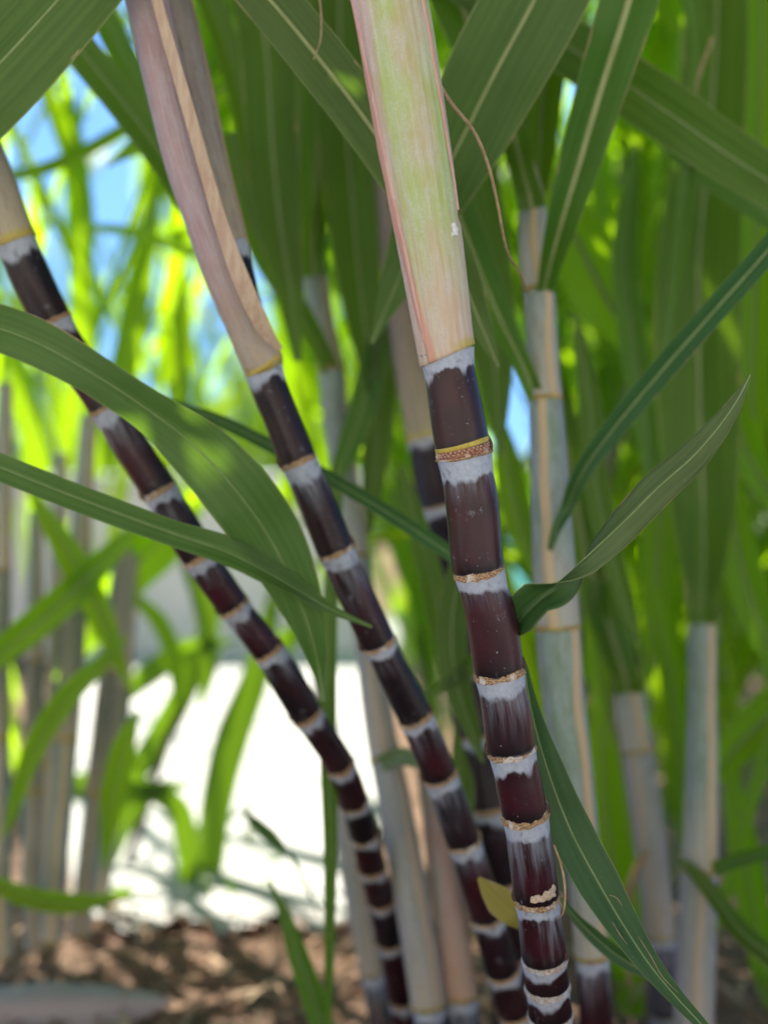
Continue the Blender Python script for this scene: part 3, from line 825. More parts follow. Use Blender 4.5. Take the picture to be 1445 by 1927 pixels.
for i in range(len(NY2) - 1):
    internode(p2, ss2[i], ss2[i + 1], MT['culm' if i % 2 else 'culm_black'] if i > 1 else MT['culm_black'], c2, NY2[i][1], NY2[i][2], nseg=48, seed=i + 30)
    if i >= 2:
        band('node_ring', p2, ss2[i] - 0.0024, ss2[i] + 0.0014, MT['ring'], c2, prof=skirt, rag=0.0014, nseg=64, seed=i + 50)
        bud(p2, ss2[i] - 0.001, 8 if i % 2 else 174, c2, 0.006)
sheath(p2, 0.002, ss2[0] + 0.003, MT['sheath_grey'], c2, edge=lambda t: 20, over=0.6, thick=0.05, flare=0.0, seed=12, nseg=60, label='grey brown old sheath clasping the upper stem')
# peeling outer sheath, following its own path
p2s = Path([(150, -330, 1.0, 90), (262, -60, 1.0, 84), (290, 60, 1.0, 82), (322, 200, 1.0, 80), (356, 330, 1.005, 80), (392, 430, 1.01, 82), (432, 540, 1.02, 84), (468, 620, 1.035, 86), (490, 672, 1.045, 84), (496, 688, 1.048, 78)])
sheath(p2s, 0.002, p2s.S[-1], MT['sheath_pink'], c2, edge=lambda t: 62 - 34 * t ** 2, over=0.2, thick=0.04, flare=0.03, seed=13, nseg=64, label='dusky pink sheath with a tan margin, peeled away from the stem')
band('collar_line', p2s, p2s.S[-1] - 0.0045, p2s.S[-1] - 0.0005, MT['growth'], c2, bulge=0.06, rag=0.0003, nseg=60, seed=9, tilt=-0.004)
leaf([(520, 660, 1.03, 16), (490, 600, 1.01, 26), (455, 520, 1.0, 24), (420, 420, 0.995, 20), (385, 320, 0.99, 17), (345, 190, 0.985, 15), (305, 60, 0.985, 14), (290, 0, 0.985, 14)], 'dryedge' if 'dryedge' in MT else 'leaf_yellow', c2, 'sheath_margin', rib=0, fold=4, seed=5, ripple=0.02) if False else None
MT['tanedge'] = mat_simple('tan_margin', (0.44, 0.30, 0.21), (0.54, 0.41, 0.30), 220, 0.6, 0.3, 0.3, 0.0006, (1, 1, 0.12))
leaf([(528, 657, 1.022, 5, 20), (512, 640, 1.015, 26, 20), (478, 580, 1.0, 34, 10), (448, 510, 0.99, 32), (416, 420, 0.985, 26), (384, 310, 0.978, 23), (350, 190, 0.974, 23), (318, 80, 0.972, 21), (290, -20, 0.972, 18), (240, -180, 0.972, 16)], 'tanedge', c2, 'sheath_margin', rib=0, fold=6, seed=5, ripple=0.03)

# ---- third cane, at the left
p3 = Path([(-190, -60, 1.06, 88), (-80, 180, 1.06, 92), (-15, 340, 1.06, 90), (28, 450, 1.065, 84), (68, 540, 1.07, 84), (103, 610, 1.075, 82), (150, 690, 1.08, 80), (201, 768, 1.085, 78), (250, 845, 1.09, 80), (302, 925, 1.095, 80), (338, 985, 1.10, 80), (376, 1048, 1.105, 80), (441, 1142, 1.12, 76),
           (505, 1225, 1.135, 74), (578, 1345, 1.16, 70), (640, 1440, 1.19, 62), (666, 1508, 1.22, 58), (684, 1570, 1.25, 56), (700, 1630, 1.28, 55), (716, 1692, 1.31, 54), (735, 1770, 1.34, 54), (790, 2100, 1.42, 50)])
c3 = thing('sugarcane', 'dark purple cane entering at the left edge and slanting down behind the leaning leaves', 'sugarcane', base_of(p3), 'dark banded sugarcane stems')
NY3 = [(452, 0.011, 0.4), (607, 0.009, 0.4), (768, 0.010, 0.9), (925, 0.009, 0.6), (1048, 0.009, 0.5), (1142, 0.009, 0.8), (1225, 0.008, 0.6), (1345, 0.007, 0.3), (1440, 0.006, 0.2), (1508, 0.006, 0.2), (1570, 0.006, 0.2), (1630, 0.006, 0.2), (1692, 0.006, 0.2), (1770, 0.006, 0.2), (1880, 0.006, 0.2), (2100, 0, 0)]
ss3 = [p3.s_of(a) for a, _, _ in NY3]
for i in range(len(NY3) - 1):
    internode(p3, ss3[i], ss3[i + 1], MT['culm' if i % 3 else 'culm_black'], c3, NY3[i][1], NY3[i][2], nseg=48, seed=i + 60)
    if i >= 1:
        band('node_ring', p3, ss3[i] - 0.0030, ss3[i] + 0.0012, MT['ring'], c3, prof=skirt, rag=0.0014, nseg=56, seed=i + 90)
        bud(p3, ss3[i] - 0.001, 174 if i % 2 else 6, c3, 0.006)
sheath(p3, 0.002, ss3[0] + 0.002, MT['sheath_beige'], c3, edge=lambda t: 120, over=0.6, thick=0.05, flare=0.05, seed=15, nseg=60, label='buff sheath cut by the left edge of the photo')

# ---- fourth cane, dark, behind the main one
p4 = Path([(735, 250, 1.34, 74), (762, 560, 1.34, 76), (780, 700, 1.34, 76), (803, 825, 1.34, 78), (826, 965, 1.33, 80), (852, 1110, 1.31, 82), (878, 1260, 1.30, 84), (898, 1392, 1.29, 84), (918, 1525, 1.28, 84), (935, 1660, 1.29, 80), (960, 1850, 1.32, 76), (985, 2200, 1.36, 76)])
c4 = thing('sugarcane', 'blurred black cane half hidden directly behind the sharp maroon one', 'sugarcane', base_of(p4), 'dark banded sugarcane stems')
NY4 = [825, 965, 1110, 1260, 1392, 1525, 1660, 1800, 1950, 2200]
for i in range(len(NY4) - 1):
    a, b = p4.s_of(NY4[i]), p4.s_of(NY4[i + 1])
    internode(p4, a, b, MT['culm_black'], c4, 0.007, 0.22, nseg=36, seed=i + 120)
    if i: band('node_ring', p4, a - 0.003, a + 0.001, MT['ring'], c4, bulge=0.05, rag=0.0008, nseg=40, seed=i + 140)
sheath(p4, 0.002, p4.s_of(825) + 0.002, MT['sheath_brown'], c4, edge=lambda t: 60, over=0.6, seed=16, nseg=48)

# ---- pale sheathed cane right of the main one
def pale_cane(path, nodes, label, group, mats=('sheath_pale',), end=None, culm='culm_grey', edges=(70, 110), seed=0, name='sugarcane'):
    c = thing(name, label, 'sugarcane', base_of(path), group)
    prev = path.S[0] + 0.001
    for i, y in enumerate(nodes):
        s = path.s_of(y) if isinstance(path, Path) else y
        e = edges[i % len(edges)]
        sheath(path, prev, s + 0.002, MT[mats[i % len(mats)]], c, edge=(lambda t, e=e: e + 8 * math.sin(t * 3)), over=0.6, thick=0.055, flare=0.06, seed=seed + i, nseg=44, step=0.006, mid=90)
        collar(path, s + 0.002, c, 0.004, 1.075)
        prev = s
    if end is not None:
        s2 = path.s_of(end) if isinstance(path, Path) else end
        k = max(1, int(round((s2 - prev) / 0.10)))
        for j in range(k):
            a = prev + (s2 - prev) * j / k; b = prev + (s2 - prev) * (j + 1) / k
            internode(path, a, b, MT[culm], c, 0.011, 1.0, nseg=32, seed=seed + 7 + j)
            if j: band('node_ring', path, a - 0.003, a + 0.001, MT['ring_pale'], c, bulge=0.05, rag=0.0006, nseg=36, seed=seed + j)
    return c
PG = 'pale sheathed cane stems behind the dark ones'
p5 = Path([(984, 296, 1.19, 34), (997, 360, 1.19, 46), (1001, 400, 1.19, 52), (1003, 470, 1.18, 54), (1014, 560, 1.18, 58), (1020, 680, 1.175, 60), (1028, 800, 1.17, 66), (1036, 960, 1.165, 74), (1046, 1140, 1.16, 82), (1058, 1300, 1.16, 80), (1076, 1450, 1.165, 76), (1094, 1600, 1.17, 66), (1104, 1700, 1.175, 62), (1113, 1795, 1.18, 64), (1120, 1900, 1.19, 64), (1130, 2300, 1.22, 62)])
c5 = pale_cane(p5, [380, 540, 750, 1180, 1795], 'tall grey green cane with tan edged sheaths just right of the sharp one', PG, ('sheath_green', 'sheath_pale', 'sheath_pale', 'sheath_pale', 'sheath_pale'), end=2300, culm='culm', edges=(60, 100, 75, 120), seed=200)
p6 = Path([(588, 410, 1.42, 22), (590, 480, 1.42, 36), (592, 512, 1.42, 44), (606, 600, 1.41, 44), (622, 690, 1.40, 48), (634, 800, 1.40, 48), (652, 920, 1.39, 50), (672, 1060, 1.37, 50), (694, 1220, 1.35, 52), (716, 1380, 1.33, 56), (744, 1520, 1.31, 62), (768, 1660, 1.30, 66), (793, 1800, 1.30, 68), (806, 1890, 1.30, 66), (820, 2000, 1.31, 64), (840, 2200, 1.32, 64)])
c6 = pale_cane(p6, [512, 695, 1050, 1430, 1890], 'pale green grey cane with collars, crossing behind the blackish cane left of centre', PG, ('sheath_green', 'sheath_pale', 'sheath_pale', 'sheath_lilac', 'sheath_lilac'), end=2200, edges=(100, 60, 30), seed=230)
p7 = Path([(800, 1380, 1.34, 50), (818, 1500, 1.33, 58), (836, 1640, 1.32, 62), (852, 1760, 1.31, 64), (868, 1872, 1.31, 64), (880, 1980, 1.32, 62), (900, 2200, 1.33, 62)])
c7 = pale_cane(p7, [1872], 'short cane stem with a red streaked sheath at the bottom between two dark canes', PG, ('sheath_red',), 2200, edges=(160,), seed=250)
p8 = Path([(600, 1240, 1.55, 36), (625, 1420, 1.54, 40), (648, 1560, 1.53, 42), (672, 1700, 1.52, 44), (700, 1830, 1.52, 46), (722, 1960, 1.53, 46), (740, 2080, 1.54, 46)])
c8 = pale_cane(p8, [1500, 1830], 'thin lilac grey cane at the bottom, left of the pale leaning stem', PG, ('sheath_lilac',), end=2080, edges=(150, 60), seed=260)
p9 = Path([(1164, 1205, 1.5, 26), (1176, 1265, 1.5, 44), (1181, 1300, 1.5, 52), (1198, 1410, 1.49, 56), (1215, 1520, 1.48, 58), (1230, 1650, 1.48, 56), (1243, 1780, 1.48, 56), (1252, 1927, 1.49, 56), (1258, 2060, 1.5, 56)])
c9 = pale_cane(p9, [1295, 1415, 1760], 'dusty blue grey cane between the tan edged cane and the one nearest the right edge', PG, ('sheath_green', 'sheath_pale', 'sheath_lilac'), end=2060, edges=(130, 80), seed=270)
p10 = Path([(1322, 1060, 1.4, 22), (1321, 1120, 1.4, 38), (1320, 1165, 1.4, 48), (1320, 1300, 1.4, 52), (1320, 1450, 1.39, 60), (1316, 1600, 1.38, 66), (1310, 1760, 1.37, 72), (1304, 1927, 1.36, 74), (1300, 2130, 1.36, 74)])
c10 = pale_cane(p10, [1160, 1640, 2000], 'straight grey and buff cane nearest the right edge', PG, ('sheath_green', 'sheath_pale', 'sheath_lilac'), end=2130, edges=(110, 70, 100), seed=280)

# left background stems
left = [((4, 1010), (-2, 1300), (0, 1600), (2, 1860), 1.62, 40, 'cut by the left edge of the photo'), ((150, 1040), (133, 1300), (112, 1560), (92, 1830), 1.66, 44, 'with a buff edge, tallest of the left group'),
        ((66, 1180), (64, 1400), (60, 1640), (56, 1850), 1.7, 36, 'second from the left edge in shadow'), ((212, 1200), (190, 1400), (165, 1620), (140, 1820), 1.74, 40, 'at the right side of the left group'),
        ((236, 1230), (222, 1420), (196, 1640), (172, 1810), 1.9, 34, 'beside the white gap at the lower left'), ((108, 1100), (100, 1350), (84, 1600), (70, 1840), 1.95, 34, 'deepest in the left group')]
for i, (a, b, c_, d, dep, wd, lb) in enumerate(left):
    pp = Path([(a[0] * 2 - b[0], 2 * a[1] - b[1], dep, wd * 0.7), (*a, dep, wd * 0.9), (*b, dep, wd), (*c_, dep, wd), (*d, dep, wd), (d[0] - 4, 846 + 1659 / dep + 40, dep, wd)])
    pale_cane(pp, [a[1] + 60, b[1] + 90, d[1] - 60], 'blurred grey green cane stem ' + lb, 'blurred stems at the lower left', ('sheath_pale', 'sheath_dim', 'sheath_pale')[:2 + i % 2], None, edges=(60, 120, 90), seed=300 + 10 * i)

# =================================================================== NAMED LEAVES
D = 'leaf'
MT['leaf_near'] = mat_leaf('leaf_blade_near', (0.052, 0.100, 0.020), (0.078, 0.132, 0.032), tf=0.28, rough=0.46, dry=0.06, **GL)
TWS, FLIP = 1, False
# leaves growing from visible canes
leaf([(1024, 545, 1.165, 34, -20), (1034, 500, 1.15, 40, -10), (1062, 400, 1.12, 62), (1095, 290, 1.10, 80), (1130, 170, 1.08, 92), (1165, 60, 1.06, 104), (1200, -60, 1.05, 112), (1260, -260, 1.03, 120)], 'leaf', c5, fold=30, seed=1, rib=0.16, ribmat='midrib_pale')
leaf([(1010, 750, 1.165, 30), (985, 690, 1.16, 34), (950, 620, 1.17, 50), (915, 540, 1.18, 62), (880, 450, 1.19, 70), (840, 340, 1.2, 70), (800, 200, 1.22, 60)], 'leaf', c5, fold=34, seed=2, rib=0.14, ribmat='midrib_pale')
leaf([(1001, 392, 1.172, 52), (997, 372, 1.17, 50), (985, 330, 1.175, 46), (968, 260, 1.2, 60), (940, 170, 1.21, 80), (890, 60, 1.22, 100), (840, -60, 1.22, 110)], 'leaf', c5, fold=28, seed=3, rib=0.14, ribmat='midrib_pale')
leaf([(1008, 378, 1.22, 30), (1014, 300, 1.24, 60), (1018, 200, 1.26, 76), (1030, 80, 1.28, 84), (1050, -80, 1.3, 90)], 'leaf', c5, fold=28, seed=4, rib=0.10)
leaf([(1034, 1035, 1.135, 8), (1044, 1000, 1.13, 20), (1062, 965, 1.14, 24), (1092, 895, 1.12, 34), (1150, 812, 1.10, 42), (1230, 715, 1.08, 46), (1330, 600, 1.06, 46), (1445, 470, 1.04, 46), (1560, 330, 1.02, 40)], 'leaf_blue', c5, fold=36, seed=5, rib=0.12)
leaf([(592, 520, 1.395, 42), (590, 495, 1.392, 42), (590, 450, 1.395, 50), (596, 360, 1.42, 70), (602, 240, 1.42, 80), (600, 100, 1.42, 86), (590, -80, 1.42, 90)], 'leaf', c6, fold=34, seed=6, rib=0.2, ribmat='midrib_pale')
leaf([(622, 694, 1.39, 34), (600, 650, 1.38, 34), (560, 580, 1.36, 44), (500, 480, 1.34, 50), (460, 380, 1.33, 44), (430, 250, 1.32, 30)], 'leaf', c6, fold=34, seed=7, rib=0.12)
leaf([(1320, 1172, 1.375, 48), (1320, 1140, 1.372, 50), (1322, 1080, 1.38, 76), (1322, 960, 1.4, 120), (1316, 800, 1.4, 150), (1312, 620, 1.4, 160), (1316, 450, 1.4, 150), (1330, 300, 1.4, 130), (1345, 100, 1.4, 120), (1350, -100, 1.4, 110)], 'leaf', c10, fold=24, seed=8, rib=0.06)
leaf([(1181, 1302, 1.475, 52), (1178, 1280, 1.472, 52), (1165, 1240, 1.48, 58), (1140, 1160, 1.5, 70), (1105, 1050, 1.5, 76), (1075, 900, 1.5, 70), (1050, 760, 1.5, 60)], 'leaf', c9, fold=30, seed=9, rib=0.14, ribmat='midrib_pale')
leaf([(1318, 1645, 1.37, 20), (1350, 1632, 1.36, 26), (1400, 1615, 1.34, 28), (1460, 1600, 1.32, 26), (1540, 1590, 1.3, 20)], 'leaf', c10, fold=24, seed=10, rib=0.12)
leaf([(1275, 1615, 1.36, 6), (1305, 1640, 1.35, 26), (1350, 1695, 1.33, 34), (1400, 1760, 1.30, 38), (1450, 1800, 1.28, 40), (1540, 1860, 1.26, 40)], 'leaf', c10, fold=24, seed=11, rib=0.12)
leaf([(715, 1438, 1.31, 30), (750, 1424, 1.29, 34), (795, 1432, 1.27, 34), (828, 1440, 1.25, 22), (842, 1442, 1.25, 4)], 'leaf_grey', c6, fold=20, seed=12, rib=0.08)

# leaves whose cane is outside the frame or hidden: things of their own
def lone(rows, label, mat='leaf', **kw):
    rows = [tuple(r_) for r_ in rows]
    def end(a, b):
        if a[3] <= 12: return None
        k = 0.9 * a[3] * (2.2 if (0 < a[0] < 1445 and 0 < a[1] < 1927) else 4.0) / max(1, math.hypot(a[0] - b[0], a[1] - b[1]))
        return (a[0] + (a[0] - b[0]) * k, a[1] + (a[1] - b[1]) * k, a[2], 3) + a[4:]
    e0, e1 = end(rows[0], rows[1]), end(rows[-1], rows[-2])
    if e0: rows = [e0] + rows
    if e1: rows = rows + [e1]
    kw.setdefault('name', 'cane_leaf')
    return leaf(rows, mat, None, label=label, cat='leaf', **kw)
lone([(975, 1180, 0.885, 30, 60), (985, 1150, 0.885, 66, 20), (1020, 1115, 0.88, 70, 25), (1062, 1082, 0.875, 40, 62), (1110, 1040, 0.87, 42, 110), (1170, 985, 0.865, 60, 140), (1240, 915, 0.86, 66, 150), (1300, 862, 0.86, 60, 168), (1350, 805, 0.86, 46, 190), (1385, 755, 0.86, 24, 200), (1411, 705, 0.86, 2, 200)],
     'twisted green leaf with pale underside reaching right from the sharp cane, tip up', 'leaf_twist', rib=0.035, fold=8, seed=20, n=110, ripple=0.05) if False else None
MT['leaf_under'] = mat_leaf('leaf_blade_underside_khaki', (0.095, 0.145, 0.045), (0.125, 0.175, 0.062), tf=0.25, rough=0.55, dry=0.12, **GL)
MT['leaf_twist'] = mat_leaf('leaf_blade_twist', (0.040, 0.095, 0.024), (0.058, 0.125, 0.036), tf=0.22, rough=0.42, dry=0.05, **GL)
lone([(962, 1195, 0.892, 30, 40), (985, 1158, 0.885, 72, 10), (1022, 1122, 0.88, 66, 10), (1062, 1086, 0.875, 56, -55), (1100, 1050, 0.87, 60, -130), (1170, 985, 0.865, 66, -165), (1240, 915, 0.86, 68, -175), (1300, 862, 0.86, 60, -180), (1350, 805, 0.86, 44, -180), (1385, 755, 0.86, 26, -180), (1411, 705, 0.86, 2, -180)],
     'twisted green leaf reaching right from the sharp maroon cane, tip pointing up', 'leaf_twist', rib=0.03, fold=np.interp(np.linspace(0, 1, 110), [0, .12, .22, .36, 1], [15, 38, 52, 36, 12]), seed=20, n=110, ripple=0.05)
_tw = [o_ for o_ in bpy.data.objects if o_.get('label', '').startswith('twisted green leaf')][0]
_tw.data.materials.append(MT['leaf_under'])
_sm = _tw.modifiers.new('thickness', 'SOLIDIFY'); _sm.thickness = 0.0004; _sm.offset = 0; _sm.material_offset = TWS; _sm.material_offset_rim = 1
if FLIP: _tw.data.flip_normals()
lone([(985, 1250, 0.93, 12), (1000, 1340, 0.93, 34), (1030, 1450, 0.925, 66), (1072, 1560, 0.92, 84), (1125, 1660, 0.91, 82), (1175, 1745, 0.90, 62), (1225, 1820, 0.89, 42), (1275, 1880, 0.885, 30), (1325, 1935, 0.88, 22), (1380, 2010, 0.875, 14)],
     'long sharp green leaf pointing down to the lower right, with torn dry edge', 'leaf_blue', rib=0.05, fold=14, seed=21, n=110, ripple=0.05)
_L10 = [o_ for o_ in bpy.data.objects if o_.get('label', '').startswith('long sharp green leaf')][0]
for rows_ in ([(1146, 1684, 0.899), (1160, 1690, 0.897), (1170, 1704, 0.896)], [(1200, 1762, 0.889), (1224, 1800, 0.886), (1246, 1838, 0.884), (1275, 1868, 0.881)], [(1152, 1735, 0.899), (1168, 1762, 0.896), (1180, 1778, 0.894)]):
    strand(rows_, (0.4, 0.9, 0.3), 'dry', _L10, 'torn_edge', 30)
lone([(-140, 260, 0.95, 190), (0, 120, 0.95, 190), (110, 0, 0.95, 180), (240, -150, 0.95, 160)], 'broad dark leaf cutting across the top left corner', 'leaf_near', rib=0.03, fold=8, seed=22)
lone([(400, -120, 0.98, 90), (500, -10, 0.99, 100), (600, 110, 1.0, 104), (680, 215, 1.01, 100), (760, 330, 1.02, 96), (850, 480, 1.04, 80), (900, 600, 1.06, 50)], 'straight leaf with a yellow green midrib running from the top into the pale sheath', 'leaf_near', rib=0.07, ribmat='midrib_pale', fold=10, seed=23)
lone([(1075, -140, 1.02, 190), (1000, 10, 1.04, 190), (930, 140, 1.06, 184), (870, 260, 1.08, 160), (810, 380, 1.10, 120), (760, 500, 1.12, 80)], 'broad grey green leaf at the top, right of the pale sheath', 'leaf_near', rib=0.035, ribmat='midrib_pale', fold=9, seed=24)
lone([(880, -20, 1.2, 70), (1040, 70, 1.2, 100), (1150, 140, 1.18, 108), (1260, 215, 1.17, 108), (1360, 285, 1.16, 100), (1460, 350, 1.15, 90), (1600, 440, 1.15, 60)], 'wide leaf crossing the upper right from the top towards the right edge', rib=0.05, fold=14, seed=25)
lone([(-220, 560, 0.96, 60, 20), (-60, 600, 0.965, 90, 20), (60, 640, 0.97, 90, 0), (170, 700, 0.97, 80, -15), (270, 765, 0.975, 84, -25), (362, 835, 0.98, 116, -15), (446, 925, 0.985, 132, 0), (512, 1020, 1.0, 126), (560, 1120, 1.01, 90), (590, 1210, 1.02, 50), (604, 1280, 1.03, 20), (610, 1320, 1.03, 4)], 'broad leaf arching from the left edge down across the slanting cane', 'leaf_near', rib=0.012, fold=10, seed=26, n=90, ripple=0.06)
lone([(-200, 790, 0.97, 50), (-40, 862, 0.97, 60), (90, 915, 0.97, 60), (220, 965, 0.975, 60), (330, 1005, 0.98, 56), (430, 1040, 0.99, 70, 20), (500, 1075, 1.0, 72, 30), (560, 1110, 1.0, 44, 40), (620, 1145, 1.01, 22), (700, 1180, 1.02, 6)], 'narrower leaf under the broad one, slanting down from the left edge', 'leaf_near', rib=0.02, width_k=0.86, fold=22, seed=27, n=90)
lone([(330, 760, 1.15, 16), (420, 795, 1.14, 24), (520, 845, 1.12, 26), (620, 900, 1.11, 26), (730, 965, 1.10, 28), (850, 1045, 1.10, 28), (930, 1110, 1.1, 18)], 'thin dark leaf strip running diagonally behind the two dark canes', 'leaf_blue', rib=0.1, fold=30, seed=28)
lone([(640, 900, 1.2, 14), (625, 1080, 1.2, 26), (618, 1250, 1.2, 32), (618, 1420, 1.2, 32), (622, 1600, 1.21, 26), (620, 1760, 1.22, 20), (618, 1927, 1.23, 14), (616, 2050, 1.24, 8)], 'narrow upright green leaf standing before the white gap', rib=0.12, fold=24, seed=29)
lone([(508, 1658, 1.3, 5), (535, 1720, 1.3, 22), (562, 1800, 1.3, 40), (590, 1880, 1.3, 46), (615, 1960, 1.3, 40), (630, 2080, 1.3, 20)], 'short green blade at the bottom pointing up and left', rib=0.1, fold=20, seed=30)
lone([(455, 1525, 1.4, 4), (480, 1548, 1.4, 22), (510, 1575, 1.4, 26), (545, 1610, 1.4, 8), (600, 1720, 1.4, 4)], 'small dark blade tip against the white gap', 'leaf_blue', rib=0, fold=14, seed=31)
lone([(900, 1652, 1.02, 6), (918, 1672, 1.02, 34), (940, 1695, 1.02, 58), (968, 1722, 1.02, 50), (990, 1750, 1.03, 14)], 'small yellow leaf with a brown spot behind the sharp cane low down', 'leaf_yellow', rib=0, fold=8, seed=32, name='yellow_leaf')
lone([(1055, 1690, 1.0, 8), (1075, 1718, 1.0, 16), (1110, 1755, 1.0, 26), (1150, 1790, 1.0, 30), (1200, 1822, 1.01, 26), (1260, 1850, 1.02, 10)], 'small narrow leaf right of the sharp cane near the bottom', 'leaf_blue', rib=0.1, fold=24, seed=33)
lone([(800, 1310, 1.2, 8), (835, 1290, 1.2, 24), (870, 1268, 1.2, 34), (905, 1235, 1.19, 34), (945, 1190, 1.18, 20)], 'olive leaf scrap between two dark canes at mid height', rib=0.06, fold=20, seed=34)
strand([(826, 158, 0.90), (850, 195, 0.90), (890, 245, 0.90), (918, 310, 0.90), (935, 380, 0.91), (948, 450, 0.93), (975, 510, 1.0), (995, 555, 1.1)], (3.6, 2.4, 2.6), 'dry', None, 'dry_strand', 90)
tag(bpy.data.objects['dry_strand.001'] if 'dry_strand.001' in bpy.data.objects else bpy.data.objects['dry_strand'], 'long thin dry brown strand hanging right of the pale sheath', 'dry strand')
o = strand([(596, -60, 0.97), (602, 0, 0.97), (605, 40, 0.97), (602, 80, 0.97), (590, 112, 0.975)], (2.6, 2.0, 1.0), 'dry', None, 'dry_strand', 60)
tag(o, 'short dry strand dangling at the top over the midribbed leaf', 'dry strand')
o = strand([(1340, 70, 1.25), (1325, 110, 1.25), (1312, 150, 1.25), (1308, 200, 1.26)], (2.6, 3.0, 1.5), 'dry', None, 'dry_strand', 40)
tag(o, 'small dry curl on the leaves at the top right', 'dry strand')

